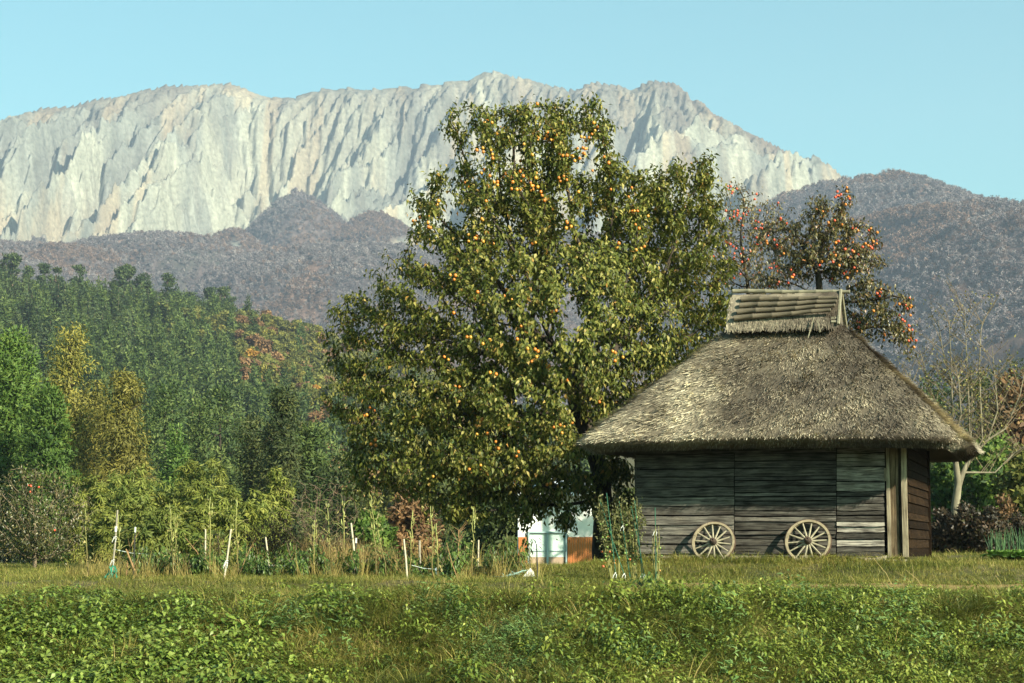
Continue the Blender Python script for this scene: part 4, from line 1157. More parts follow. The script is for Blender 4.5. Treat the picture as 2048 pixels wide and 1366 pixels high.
# one instancing modifier for masses nobody could count
def scatter(name, pts, rots, scls, idx, protos, label):
    """one object whose geometry nodes set prototype meshes on points"""
    me = bpy.data.meshes.new(name); pts = np.asarray(pts, dtype=np.float32); nn = len(pts)
    me.vertices.add(nn); me.vertices.foreach_set('co', pts.ravel())
    a = me.attributes.new('rot', 'FLOAT_VECTOR', 'POINT'); a.data.foreach_set('vector', np.asarray(rots, dtype=np.float32).ravel())
    a = me.attributes.new('scl', 'FLOAT', 'POINT'); a.data.foreach_set('value', np.asarray(scls, dtype=np.float32))
    a = me.attributes.new('pick', 'INT', 'POINT'); a.data.foreach_set('value', np.asarray(idx, dtype=np.int32))
    o = bpy.data.objects.new(name, me); COL.objects.link(o)
    pc = bpy.data.collections.new(name + '_prototypes')
    for k, (pm, mats) in enumerate(protos):
        po = bpy.data.objects.new('%s_%02d' % (name, k), pm); pc.objects.link(po)
        for m_ in mats:
            if m_.name not in [x_.name for x_ in pm.materials if x_]: pm.materials.append(m_)
    ng = bpy.data.node_groups.new(name, 'GeometryNodeTree')
    ng.interface.new_socket('Geometry', in_out='INPUT', socket_type='NodeSocketGeometry'); ng.interface.new_socket('Geometry', in_out='OUTPUT', socket_type='NodeSocketGeometry')
    n_, l_ = ng.nodes, ng.links
    gi, go = n_.new('NodeGroupInput'), n_.new('NodeGroupOutput')
    ci = n_.new('GeometryNodeCollectionInfo'); ci.inputs['Collection'].default_value = pc; ci.inputs['Separate Children'].default_value = True; ci.inputs['Reset Children'].default_value = True
    ip = n_.new('GeometryNodeInstanceOnPoints'); ip.inputs['Pick Instance'].default_value = True
    def na(nm, ty):
        q_ = n_.new('GeometryNodeInputNamedAttribute'); q_.data_type = ty; q_.inputs['Name'].default_value = nm; return [s_ for s_ in q_.outputs if s_.enabled and s_.name == 'Attribute'][0]
    er = n_.new('FunctionNodeEulerToRotation'); l_.new(na('rot', 'FLOAT_VECTOR'), er.inputs[0]); l_.new(er.outputs[0], ip.inputs['Rotation'])
    l_.new(na('scl', 'FLOAT'), ip.inputs['Scale']); l_.new(na('pick', 'INT'), ip.inputs['Instance Index'])
    l_.new(gi.outputs[0], ip.inputs['Points']); l_.new(ci.outputs[0], ip.inputs['Instance']); l_.new(ip.outputs[0], go.inputs[0])
    md = o.modifiers.new('scatter', 'NODES'); md.node_group = ng
    return tag(o, label, kind='stuff')
def with_mat(mes, mat):
    out = []
    for me in mes:
        c = me.copy(); c.materials.clear(); c.materials.append(mat); c.materials.append(M_far_trunk); out.append((c, []))
    return out
for kd, pl in forest_pts.items():
    if not pl: continue
    # beyond the crest and behind the big tree the wood goes on
    pl = np.array(pl); z_ = ground_z(pl[:, 0], pl[:, 1]) - 0.4; nn = len(pl)
    mes = (S_CONE if kd in ('cedar', 'pine') else S_BROAD)
    scatter('forest_' + kd, np.column_stack([pl, z_]), np.column_stack([np.zeros((nn, 2)), rng.uniform(0, 6.28, nn)]), rng.uniform(.45, 1.2, nn) * (1.05 if mes is S_CONE else .85), rng.integers(0, len(mes), nn), with_mat(mes, LM[kd]),
            'mass of %s trees filling the wooded hill' % {'cedar': 'green conifer', 'pine': 'dark conifer', 'olive': 'olive leafy', 'gold': 'yellowing', 'rust': 'rust brown', 'orange': 'orange'}[kd])
# distant plantation of pointed cedars on the mountain's apron
pl = []
for k in range(420):
    px = random.uniform(470, 760) if k < 260 else random.uniform(-40, 150)
    d = random.uniform(1720, 1900); pl.append((X_at(px, d), d, P(px, 612 if k < 260 else 528, d).z - random.uniform(14, 30)))
pl = np.array(pl); nn = len(pl)
from mathutils.bvhtree import BVHTree
def mountain_z(x, y):
    i_ = np.clip(np.searchsorted(mxs, x), 1, len(mxs) - 1); j_ = np.clip(np.searchsorted(mys, y), 1, len(mys) - 1); return h[j_, i_]
mz = np.array([mountain_z(a, c) for a, c in pl[:, :2]])
scatter('cedar_plantation', np.column_stack([pl[:, :2], mz]), np.column_stack([np.zeros((nn, 2)), rng.uniform(0, 6.28, nn)]), rng.uniform(1.3, 1.9, nn), rng.integers(0, 3, nn), with_mat(S_CONE, LM['cedar']), 'far stand of pointed cedars beyond the wooded hill')

# bare autumn woods covering the foot of the mountain and the hill on the right
wgt = VEG * (VEG > .55) * np.gradient(MX, axis=1) * np.gradient(MY, axis=0)
pxm = 1024 + MX / MY * F
wgt = np.where((pxm > -60) & (pxm < 2110) & (MY > 1750) & (MY < 4300), wgt, 0).ravel(); NW = 85000
ci = rng.choice(len(wgt), NW, p=wgt / wgt.sum())
wx_, wy_ = MX.ravel()[ci] + rng.uniform(-1, 1, NW) * 1.6, MY.ravel()[ci] + rng.uniform(-1, 1, NW) * np.where(MY.ravel()[ci] < 3050, 7.5, 2.4)
fj = np.clip(np.searchsorted(mys, wy_) - 1, 0, len(mys) - 2); fi = np.clip(np.searchsorted(mxs, wx_) - 1, 0, len(mxs) - 2)
ty = (wy_ - mys[fj]) / (mys[fj + 1] - mys[fj]); tx = (wx_ - mxs[fi]) / (mxs[fi + 1] - mxs[fi])
wz_ = (h[fj, fi] * (1 - tx) + h[fj, fi + 1] * tx) * (1 - ty) + (h[fj + 1, fi] * (1 - tx) + h[fj + 1, fi + 1] * tx) * ty
def bare_crown():
    cl = [((random.uniform(-1.6, 1.6), random.uniform(-1.6, 1.6), random.uniform(3.5, 7.5)), (random.uniform(1.3, 2.1),) * 2 + (random.uniform(1.2, 1.8),)) for _ in range(5)]
    V, Fc, A = clump_cards(cl, 14, 1.6, .4, shell=.3); mb_ = MB(); mb_.tube([(0, 0, -1), (0, 0, 6)], [.25, .1], 3, False)
    tv = np.array(mb_.v); tf = np.array(mb_.f) + len(V)
    return mesh_np('bare_crown', np.concatenate([V, tv]), np.concatenate([Fc, tf]), False, {'rnd': np.concatenate([A, np.full(len(tv), 1.0)])})
WC = [bare_crown() for _ in range(6)]
woods = [leaf_mat('bare_wood_mauve', [(0, (.070, .058, .064)), (.5, (.145, .120, .125)), (1, (.24, .21, .205))], 0, 0, .7, .012, .9), leaf_mat('bare_wood_russet', [(0, (.066, .042, .036)), (.5, (.15, .095, .075)), (1, (.25, .165, .125))], 0, 0, .6, .012, .9)]
rus = (fbm(wx_ / 160, wy_ / 260, 611, 3) + rng.normal(0, .10, NW)) > .56
for nm_, sel, mt_, lb_ in (('bare_woods', ~rus, woods[0], 'bare mauve woods covering the foot of the mountain'), ('russet_woods', rus, woods[1], 'russet autumn woods mixed into the bare slopes')):
    k_ = np.where(sel)[0]; nn = len(k_)
    scatter(nm_, np.column_stack([wx_[k_], wy_[k_], wz_[k_] - 1.5]), np.column_stack([np.zeros((nn, 2)), rng.uniform(0, 6.28, nn)]), rng.uniform(.6, 1.25, nn), rng.integers(0, 6, nn), [(q_.copy(), [mt_]) for q_ in WC], lb_)

# ------------------------------------------------------------------ nearer trees, one by one
def place(px, d): x = X_at(px, d); return Vector((x, d, gz(x, d) - 0.15))
def height_to(py, d, base): return EYE + (1095 - py) / F * d - base.z
def lump_tree(name, px, d, py_top, width_px, mat, label, shape='cone', n_cl=60, n_per=150, size=0.2, aspect=0.35, bias=(0, 0, .3), droop=0.0, cat='tree', group=None, tint=.16, bark=None, lo=0.05, clump=0.16, shell=.45, boughs=14):
    b_ = place(px, d); H = height_to(py_top, d, b_); rb = width_px / 2 / F * d
    cl = []
    for k in range(n_cl):
        f = lo + (1 - lo) * ((k + random.random()) / n_cl); a = random.uniform(0, 6.28)
        if shape == 'cone': r_ = rb * (1 - f) ** 0.7 * (0.75 + .25 * math.sin(f * 9))
        elif shape == 'column': r_ = rb * (1 - f ** 3.0) ** 0.6 * (0.8 + .2 * math.sin(f * 7 + 1))
        else: r_ = rb * math.sqrt(max(0.02, 1 - (2 * f - 0.9) ** 2)) if f > 0.0 else rb * .3
        r_ *= random.uniform(0.45, 0.92); q_ = H * clump * random.uniform(.5, 1.0) * (1.15 - .6 * f)
        cl.append(((math.cos(a) * r_, math.sin(a) * r_, H * f * (1 - 0.03)), (q_, q_, q_ * random.uniform(.55, .85))))
    me = crown_mesh('crown', cl, n_per, size, aspect, bias=bias, droop=droop, tint=tint, shell=shell)
    r = tree_thing(name, b_, trunk_tube(H * .93, max(.05, H * 0.018), 0, boughs, rb * 1.1, .15), me, bark or M_bark, mat, label, cat, group)
    r.children[1]['kind'] = 'stuff'
    return r
lump_tree('cedar_tree', 20, 128, 655, 165, LM['rich'], 'rich green cedar with bushy plumes at the edge of the wood', 'column', 90, 330, .26, .32, group='green cedars at the wood edge')
lump_tree('cedar_tree', 95, 122, 770, 130, LM['rich'], 'shorter rich green cedar in front of the golden cypress', 'column', 70, 300, .26, .32)
lump_tree('cypress_tree', 138, 142, 640, 105, LM['gold'], 'golden olive cypress with a ragged double top', 'column', 60, 300, .26, .28, (0, 0, -.1), .5, tint=.2)
lump_tree('cypress_tree', 245, 138, 735, 135, LM['gold'], 'broad golden olive cypress with drooping sprays beside the ragged one', 'column', 70, 300, .26, .28, (0, 0, -.1), .5, tint=.2)
lump_tree('cypress_tree', 190, 146, 760, 110, LM['gold'], 'olive cypress filling the gap between the two golden ones', 'column', 50, 260, .26, .28, (0, 0, -.1), .5, tint=.2)
lump_tree('conifer', 398, 185, 795, 66, LM['cedar'], 'narrow pointed conifer standing alone in front of the wooded hill', 'cone', 50, 150, .34, .3)
lump_tree('conifer', 350, 165, 850, 80, LM['rich'], 'low bright green conifer behind the bamboo', 'cone', 46, 170, .3, .3)
lump_tree('conifer', 330, 210, 760, 120, LM['cedar'], 'wide green conifer on the foot of the hill behind the bamboo', 'round', 50, 170, .4, .35)
lump_tree('conifer', 440, 230, 770, 130, LM['cedar'], 'rounded green tree on the foot of the hill left of the dark cedar', 'round', 50, 170, .42, .4)
lump_tree('cedar_tree', 565, 130, 772, 140, LM['dark'], 'dark brown green cedar with ragged layered boughs', 'cone', 75, 330, .24, .3, (0, 0, .1), .2, tint=.22)
lump_tree('cedar_tree', 505, 136, 830, 90, LM['dark'], 'smaller dark cedar leaning beside the ragged one', 'column', 46, 260, .24, .3, (0, 0, .1), .2, tint=.22)
lump_tree('cedar_tree', 625, 132, 850, 110, LM['cedar'], 'green cedar half hidden behind the persimmon boughs', 'column', 50, 280, .25, .3)
for px, d, py, w, mt, lb in [(690, 110, 900, 130, 'dark', 'dark shrubby tree under the left boughs of the persimmon'), (790, 105, 930, 120, 'olive', 'olive shrub behind the garden stakes'), (880, 98, 950, 130, 'dark', 'dark green shrub behind the okra stalks'),
                         (960, 92, 955, 110, 'cedar', 'green shrub in the shade of the persimmon'), (820, 84, 985, 90, 'rust', 'rust red shrub glowing under the persimmon boughs'), (1010, 75, 990, 90, 'dark', 'dark shrub beside the white house'), (740, 78, 1030, 110, 'rich', 'bright green shrub behind the white stakes')]:
    lump_tree('shrub', px, d, py, w, LM[mt], lb, 'round', 34, 170, .2, .4, cat='shrub', tint=.2, clump=.26)

# bamboo: arching culms with hanging plumes
M_culm = plain('bamboo_culm', (0.24, 0.25, 0.08), 0.5, 0.3, 0.3, 5)
def bamboo_clump(px, d, py_top, w_px, mat, label, nc=9, gap=None):
    b_ = place(px, d); H = height_to(py_top, d, b_); rw = w_px / 2 / F * d
    root = empty('bamboo_clump', b_, label, 'bamboo', 'bamboo behind the vegetable garden')
    allc = []
    for k in range(nc):
        a = random.uniform(0, 6.28); r_ = rw * math.sqrt(random.random()) * .75; x0, y0 = math.cos(a) * r_, math.sin(a) * r_
        hh = H * random.uniform(.62, 1.0); ln = random.uniform(.15, .5) * rw * 1.1; a2 = a + random.uniform(-.8, .8)
        pts = [Vector((x0 + math.cos(a2) * ln * f ** 2.2, y0 + math.sin(a2) * ln * f ** 2.2, hh * (f - 0.10 * f ** 4))) for f in (0, .25, .5, .75, .9, 1.0)]
        MB().tube(pts, [.035, .032, .027, .018, .012, .005], 5, False).build('culm', M_culm, root, True)
        for f in np.linspace(.18, 1.0, 15):
            p = pts[0].lerp(pts[-1], f); p = Vector((x0 + math.cos(a2) * ln * f ** 2.2, y0 + math.sin(a2) * ln * f ** 2.2, hh * (f - 0.10 * f ** 4)))
            q_ = rw * random.uniform(.16, .30) * (1.15 - .5 * f)
            allc.append(((p.x + random.uniform(-.22, .22) * rw, p.y + random.uniform(-.22, .22) * rw, p.z - q_ * .3), (q_ * 1.1, q_ * 1.1, q_ * .8)))
    V, Fc, A = clump_cards(allc, 95, 0.18, 0.24, bias=(0, 0, -.1), spread=.6, shell=.4, tint=.18, droop=.55)
    c = obj('foliage', mesh_np('foliage', V, Fc, False, {'rnd': A}), mat, root); c['kind'] = 'stuff'
for px, d, py, w, mt, lb in [(205, 82, 895, 90, 'bamboo', 'yellow bamboo clump in front of the shorter green cedar'), (270, 78, 900, 120, 'bamboo2', 'broad fresh green bamboo clump below the broad golden cypress'), (240, 70, 985, 105, 'bamboo', 'low yellow bamboo clump behind the long leaning stake'), (300, 66, 1005, 100, 'bamboo2', 'low fresh green bamboo clump behind the thin black capped pole'),
                     (385, 80, 885, 130, 'bamboo', 'tallest broad yellow bamboo clump below the pointed conifer'), (430, 76, 940, 110, 'bamboo', 'yellow bamboo clump between the tallest one and the dark cedar'), (365, 68, 980, 100, 'bamboo', 'low yellow bamboo clump behind the paired okra stalks'), (465, 70, 980, 100, 'bamboo', 'low yellow bamboo clump behind the leaning white stake'),
                     (535, 86, 900, 85, 'bamboo', 'slim yellow bamboo clump in front of the ragged dark cedar'), (500, 80, 985, 100, 'bamboo2', 'fresh green bamboo clump at the foot of the ragged dark cedar'), (330, 88, 925, 90, 'bamboo2', 'fresh green bamboo clump in the gap before the low bright conifer'), (410, 64, 1040, 100, 'bamboo2', 'lowest fresh green bamboo clump behind the upright white stake'), (170, 74, 950, 70, 'bamboo', 'narrow yellow bamboo clump beside the thinning persimmon')]:
    bamboo_clump(px, d, py, w, LM[mt], lb, 10)

# twiggy shrubs
def twig_shrub(name, px, d, py_top, w_px, label, leaf=None, n_leaf=0, n_attr=420, mat=None, leaf_len=.06, cat='shrub', r0=.03, fruit=None):
    b_ = place(px, d); b_.z += .1; H = height_to(py_top, d, b_); rw = w_px / 2 / F * d
    ells = [((b_.x, b_.y, b_.z + H * .58), (rw, rw * .8, H * .42)), ((b_.x - rw * .3, b_.y, b_.z + H * .4), (rw * .7, rw * .7, H * .3)), ((b_.x + rw * .3, b_.y, b_.z + H * .4), (rw * .7, rw * .7, H * .3))]
    if fruit or n_leaf:
        return persimmon_tree(name, b_, [b_, b_ + Vector((0, 0, H * .12))], ells, n_attr, n_leaf, leaf_len, leaf, label, fruit or (0, lambda q_: np.ones(len(q_)), 'r', .03), r0, .12, .14, 3.0, trunk_mat=mat or M_twig)
    A = in_ellipsoids(ells, n_attr, .2); root = empty(name, b_, label, cat)
    N, par = colonize(A, None, .12, .14, 3.0, 90, trunk=[np.array(b_), np.array(b_ + Vector((0, 0, H * .1)))])
    mb, rad, kids = skeleton_mesh(N - np.array(b_), par, 0.006, r0); mb.build('branches', mat or M_twig, root, False)
    return root
M_scrub = leaf_mat('thin_autumn_leaf', [(0.0, (0.03, 0.036, 0.011)), (0.5, (0.075, 0.078, 0.024)), (0.85, (0.15, 0.125, 0.045)), (1.0, (0.20, 0.12, 0.06))], .25, .5, .2, .8, .4)
M_rustleaf = leaf_mat('rust_leaf', [(0.0, (0.05, 0.028, 0.016)), (0.5, (0.13, 0.062, 0.034)), (1.0, (0.24, 0.12, 0.06))], .25, .3, .2, .8, .5)
twig_shrub('persimmon_tree', 75, 52, 925, 230, 'low thinning persimmon tree with a few red fruit at the garden edge', M_scrub, 5200, 900, M_twig, .085, 'tree', .06, (6, lambda q_: 0.1 + (q_[:, 1] < 52), 'rr', .030))
for r_ in [o for o in SC.objects if o.name.startswith('persimmon_tree')]: r_['category'] = 'tree'
twig_shrub('shrub', 635, 60, 950, 200, 'leafless brown twiggy shrub behind the dry grass', None, 0, 800, plain('brown_twig', (0.14, 0.10, 0.07), .9, .1))
s_ = twig_shrub('shrub', 545, 50, 1030, 120, 'rust brown leafy shrub behind the pepper plants', M_rustleaf, 2600, 420, M_twig, .06); s_['category'] = 'shrub'
s_ = twig_shrub('shrub', 440, 48, 1052, 70, 'small yellow brown shrub between the okra stalks', leaf_mat('yellow_brown_leaf', [(0, (.09, .06, .02)), (.5, (.22, .15, .045)), (1, (.34, .25, .09))], .3, .3), 900, 200, M_twig, .05); s_['category'] = 'shrub'
# ================================================================== house behind the persimmon
M_white = plain('white_plaster', (0.72, 0.73, 0.70), 0.8, 0.2, 0.06, 2)
M_teal = plain('teal_grey_frame', (0.30, 0.40, 0.42), 0.5, 0.4, 0.1, 3)
M_orange = plain('orange_siding', (0.42, 0.15, 0.05), 0.7, 0.2, 0.2, 5, (6, 1, 1))
M_base = plain('tan_base_board', (0.34, 0.25, 0.18), 0.8, 0.2, 0.2, 4)
m, n, l, b = nmat('window_glass'); b.inputs['Base Color'].default_value = (0.55, 0.66, 0.62, 1); b.inputs['Roughness'].default_value = 0.12; b.inputs['Specular IOR Level'].default_value = 0.6; M_pane = m
M_roof = plain('pale_metal_roof', (0.62, 0.65, 0.66), 0.45, 0.4, 0.08, 3)
HD = 60.0
hb = P(1115, 1120, HD); hzg = gz(hb.x, hb.y)
house = empty('house', (hb.x, HD, hzg), 'white plastered house with teal framed window and orange siding behind the persimmon trunk', 'house')
def hb_(px, py): p = P(px, py, HD); return p.x - hb.x, p.z - hzg
def hbox(name, px0, py0, px1, py1, y0, th, mat, par=house):
    x0, z1 = hb_(px0, py0); x1, z0 = hb_(px1, py1)
    return MB().box(((x0 + x1) / 2, y0, (z0 + z1) / 2), (x1 - x0, th, z1 - z0)).build(name, mat, par)
wl_ = hbox('wall', 1036, 985, 1192, 1135, 3.0, 6.0, M_white)
x0, z1 = hb_(1024, 984); x1, z2 = hb_(1204, 950); xm = (x0 + x1) / 2
mb = MB(); mb.add([(x0, -0.6, z1), (x1, -0.6, z1), (x1, 6.6, z1), (x0, 6.6, z1), (x0, 3, z2), (x1, 3, z2), (x0, -0.6, z1 - .12), (x1, -0.6, z1 - .12), (x1, 6.6, z1 - .12), (x0, 6.6, z1 - .12)],
                  [(0, 1, 5, 4), (2, 3, 4, 5), (0, 4, 3), (1, 2, 5), (0, 6, 7, 1), (3, 2, 8, 9), (6, 9, 8, 7), (0, 3, 9, 6), (1, 7, 8, 2)])
mb.build('roof', M_roof, house)
win = hbox('window', 1056, 1063, 1134, 1066, -0.05, 0.1, M_teal)
for a_, c_ in ((1056, 1059), (1093, 1097), (1131, 1134)): hbox('frame', a_, 1066.2, c_, 1131, -0.05, 0.1, M_teal, win)
for a_, c_ in ((1059.3, 1092.7), (1097.3, 1130.7)):
    hbox('pane', a_, 1066.5, c_, 1101, -0.02, 0.03, M_pane, win); hbox('pane', a_, 1103, c_, 1114, -0.02, 0.03, M_pane, win)
    hbox('rail', a_, 1101.2, c_, 1102.8, -0.03, 0.06, M_teal, win); hbox('base_board', a_, 1114.3, c_, 1132, -0.02, 0.04, M_base, win)
for a_, c_ in ((1037, 1055), (1135, 1191)):
    p0 = a_
    while p0 < c_ - 2:
        hbox('siding_board', p0, 1074, min(p0 + 4.6, c_), 1133, -0.03, 0.06, M_orange); p0 += 5

# ================================================================== garden: stakes, okra, peppers, tomatoes
M_stake_w = plain('whitewashed_stake', (0.42, 0.36, 0.27), 0.7, 0.2, 0.2, 12)
M_stake_g = plain('grey_stake', (0.25, 0.22, 0.17), 0.7, 0.2, 0.25, 12)
M_stake_b = plain('black_pole', (0.03, 0.03, 0.03), 0.5, 0.3, 0.2, 12)
M_tape = plain('white_tape', (0.58, 0.58, 0.56), 0.6, 0.2, 0.05, 5)
M_net = plain('teal_net', (0.02, 0.22, 0.15), 0.7, 0.2, 0.2, 8)
M_greenpole = plain('green_garden_pole', (0.015, 0.085, 0.05), 0.45, 0.4, 0.2, 12)
def gpt(px, py, d): return P(px, py, d)
def stake(p_top, p_bot, d, r_, mat, label, extras=(), name='garden_stake', group='stakes in the vegetable garden'):
    bt = gpt(*p_bot, d); bt.z = gz(bt.x, bt.y) - 0.06; tp = gpt(*p_top, d)
    root = empty(name, bt, label, 'stake', group)
    mb = MB(); a_ = tp - bt; mid = a_ * .5 + Vector((random.uniform(-.01, .01), random.uniform(-.01, .01), 0))
    r_ *= .82
    mb.tube([Vector((0, 0, 0)), mid, a_], [r_, r_ * 1.02, r_ * .92], 7).build('pole', mat, root)
    for kind, f in extras:
        c = a_ * f
        if kind == 'cap': MB().tube([c, c + a_.normalized() * 0.10], r_ * 1.35, 8).build('cap', M_tape, root)
        if kind == 'tape':
            mb = MB()
            mb.tube([c + Vector((-r_ * 1.3, -r_ * 1.4, 0)), c + Vector((r_ * 1.3, -r_ * 1.4, .015)), c + Vector((r_ * 1.5, r_, .01))], 0.008, 5)
            for s_ in (-1, 1): mb.tube([c, c + Vector((s_ * .025, -.02, -.025)), c + Vector((s_ * .03 - .02, -.03, -.09))], [.008, .007, .004], 4)
            mb.build('tape_knot', M_tape, root)
        if kind == 'net':
            mb = MB()
            for q_ in range(14):
                o_ = Vector((random.uniform(-.09, .05), random.uniform(-.06, .02), random.uniform(-.14, .1)))
                mb.tube([c + o_, c + o_ + Vector((random.uniform(-.06, .06), random.uniform(-.03, .03), -.07)), c + o_ + Vector((random.uniform(-.08, .08), 0, -.14))], .014, 4)
            mb.build('net_scrap', M_net, root)
    return root
stake((235, 1020), (222, 1164), 37.6, .022, M_stake_g, 'long leaning stake tied with white tape and teal net', (('tape', .62), ('tape', .3), ('net', .17), ('cap', .70)))
stake((270.5, 1056), (266, 1155), 38.2, .016, M_stake_b, 'thin black pole with a white cap beside the bent dry stalk', (('cap', .92),))
stake((411, 1058), (411.5, 1156), 39.5, .020, M_stake_w, 'upright white stake beside the tallest okra stalk')
stake((462, 1058), (447, 1171), 37.0, .022, M_stake_w, 'leaning white stake with a long white tape knot', (('tape', .36), ('tape', .40)))
stake((531, 1074), (540, 1150), 40.5, .022, M_stake_w, 'short pinkish white stake in front of the rust shrub')
stake((702, 1046), (713, 1150), 40.0, .026, M_stake_w, 'thick white stake leaning in the dry grass')
stake((712, 1076), (711, 1150), 39.6, .018, M_stake_b, 'black pole with a white cap against the thick white stake', (('cap', .88),))
stake((807.5, 1078), (815, 1171), 37.0, .022, M_stake_w, 'white stake with nothing tied to it beside the okra row end')
stake((839, 1081), (840, 1152), 40.0, .030, M_stake_g, 'broad grey stake between two okra stalks')
stake((957, 1080), (957, 1152), 41.0, .022, M_stake_w, 'white stake close to the last okra stalk')
stake((1058, 1080), (1061, 1152), 38.6, .014, M_stake_g, 'thin grey pole with a white cap holding the rope bundle', (('cap', .93),))
stake((1073, 1080), (1075, 1168), 37.2, .013, M_stake_b, 'thin black pole with a white cap next to the rope bundle', (('cap', .91),))
# white rope bundle, cord and plastic pipe roll
b0 = P(1061, 1143, 38.3)
mb = MB()
for k in range(11):
    a = -1.2 + k * .22
    mb.tube([b0 + Vector((.0, -.04, .06)), b0 + Vector((a * .05, -.07, 0)), b0 + Vector((a * .10 - .02, -.08, -.10)), b0 + Vector((a * .12 - .05, -.06, -.22))], [.007, .0065, .006, .004], 4)
tag(mb.build('rope_bundle', M_tape), 'bunch of white rope ends hanging on the thin grey pole', 'rope')
mb = MB(); pts = [P(985, 1153, 38.4), P(1000, 1154, 38.3), P(1015, 1151, 38.3), P(1030, 1148, 38.3), P(1045, 1142, 38.3), P(1058, 1140, 38.3)]
mb.tube(pts, [.006, .010, .016, .013, .016, .008], 5)
for q_ in range(26):
    p = pts[random.randrange(1, 5)].lerp(pts[random.randrange(1, 5)], random.random()); mb.tube([p, p + Vector((random.uniform(-.12, .12), random.uniform(-.04, .04), random.uniform(-.09, .06)))], .006, 3)
tag(mb.build('net_roll', plain('pale_net', (0.25, 0.36, 0.31), .7)), 'pale rolled net stretched to the rope bundle', 'net')
for (pa, pb, d, lb) in [((226, 1098), (300, 1108), 38.6, 'pale string tied to the long leaning stake'), ((540, 1130), (640, 1130), 39.0, 'pale string running along the pepper plants'), ((815, 1128), (880, 1139), 38.6, 'pale string from the white stake to the pipe coil')]:
    p0, p1 = P(*pa, d), P(*pb, d)
    tag(MB().tube([p0, p0.lerp(p1, .5) + Vector((0, 0, -.03)), p1], .005, 4).build('string', plain('string', (.6, .68, .64), .7)), lb, 'string')
c = P(880, 1142, 38.2); mb = MB()
for k in range(3):
    pts = [c + Vector((math.cos(a) * .085, k * .03, math.sin(a) * .085)) for a in np.linspace(0, 6.28, 17)]
    mb.tube(pts, .014, 5)
tag(mb.build('pipe_coil', plain('pale_blue_pipe', (.55, .66, .72), .4)), 'coil of pale blue pipe among the pepper plants', 'pipe')

# okra stalks
M_okra = leaf_mat('okra_stalk', [(0, (.09, .062, .024)), (.4, (.16, .13, .045)), (.75, (.23, .23, .07)), (1, (.32, .34, .12))], .1, .3, 0)
M_okraleaf = leaf_mat('okra_leaf', [(0, (.10, .10, .03)), (.5, (.22, .21, .07)), (1, (.34, .27, .11))], .3, .3, 0)
def okra(pt, pb, d, label, lean=0.0):
    bt = gpt(*pb, d); bt.z = gz(bt.x, bt.y) - .04; tp = gpt(*pt, d); a_ = tp - bt; H = a_.length
    root = empty('okra_plant', bt, label, 'okra plant', 'tall okra plants in the vegetable garden')
    mb = MB(); wig = [Vector((random.uniform(-.02, .02), random.uniform(-.02, .02), 0)) for _ in range(8)]
    pts = [a_ * (k / 7) + (wig[k] if 0 < k < 7 else Vector()) for k in range(8)]
    mb.tube(pts, [.014, .0135, .013, .012, .011, .010, .008, .005], 6)
    me = mb.mesh('stem', True); zc = np.array([v_.co.z for v_ in me.vertices]) / H
    a2 = me.attributes.new('rnd', 'FLOAT', 'POINT'); a2.data.foreach_set('value', np.clip(.1 + .85 * zc, 0, 1).astype(np.float32)); obj('stem', me, M_okra, root)
    for k in range(int(9 + 6 * random.random())):
        f = random.uniform(.45, 1.0); p = a_ * f; an = random.uniform(0, 6.28); q_ = Vector((math.cos(an), math.sin(an) * .8, 0))
        mb = MB(); L = random.uniform(.07, .15)
        if random.random() < .55:        # seed pod, upright and pointed
            mb.tube([p, p + q_ * .03 + Vector((0, 0, .02)), p + q_ * .045 + Vector((0, 0, L * .6)), p + q_ * .04 + Vector((0, 0, L))], [.005, .013, .011, .002], 5); nm = 'pod'
        else:                            # leaf stalk without its blade
            mb.tube([p, p + q_ * L * 1.3 + Vector((0, 0, L * .9)), p + q_ * L * 2.2 + Vector((0, 0, L * 1.0))], [.005, .004, .003], 4); nm = 'leaf_stalk'
        me = mb.mesh(nm); a2 = me.attributes.new('rnd', 'FLOAT', 'POINT'); a2.data.foreach_set('value', np.full(len(me.vertices), random.uniform(.5, 1), dtype=np.float32)); obj(nm, me, M_okra, root)
    nn = 26; f = rng.uniform(.25, .95, nn); pos = np.array(a_) * f[:, None] + rng.normal(0, .07, (nn, 3)) * np.array([1, 1, .4])
    V, Fc, At = leaves(pos, unit(nn) + np.array([0, 0, -.6]), unit(nn), rng.uniform(.05, .10, nn), rng.uniform(.025, .05, nn), rng.random(nn))
    c_ = obj('withered_leaves', mesh_np('withered_leaves', V, Fc, False, {'rnd': At}), M_okraleaf, root); c_['kind'] = 'stuff'
OK = [((170, 1012), (176, 1158), 38.5, 'okra stalk beside the thinning persimmon'), ((237, 1030), (240, 1155), 38.8, 'okra stalk close behind the long leaning stake'), ((339, 1007), (347, 1158), 38.0, 'taller of two okra stalks growing side by side from the peppers'), ((350, 1028), (352, 1158), 38.1, 'shorter of two okra stalks growing side by side from the peppers'),
      ((421, 994), (418, 1162), 38.0, 'tall okra stalk beside the upright white stake'), ((472, 1000), (476, 1160), 38.4, 'tall okra stalk behind the leaning white stake'), ((629, 1040), (628, 1160), 38.6, 'okra stalk where the dry grass begins'), ((655, 1015), (661, 1155), 39.2, 'okra stalk in front of the dry grass'),
      ((685, 1001), (689, 1155), 39.0, 'okra stalk beside the thick white stake'), ((743, 993), (754, 1166), 37.6, 'tallest okra stalk bending out of the dry grass'), ((753, 1036), (775, 1163), 38.0, 'okra stalk leaning away below the tallest one'), ((825, 1032), (820, 1162), 38.2, 'okra stalk between the white and the grey stake'),
      ((861, 1012), (867, 1170), 37.4, 'taller okra stalk in front of the pipe coil'), ((873, 1046), (877, 1176), 37.2, 'shorter okra stalk in front of the pipe coil'), ((947, 1016), (944, 1162), 38.0, 'last okra stalk of the row beside a tall pepper plant')]
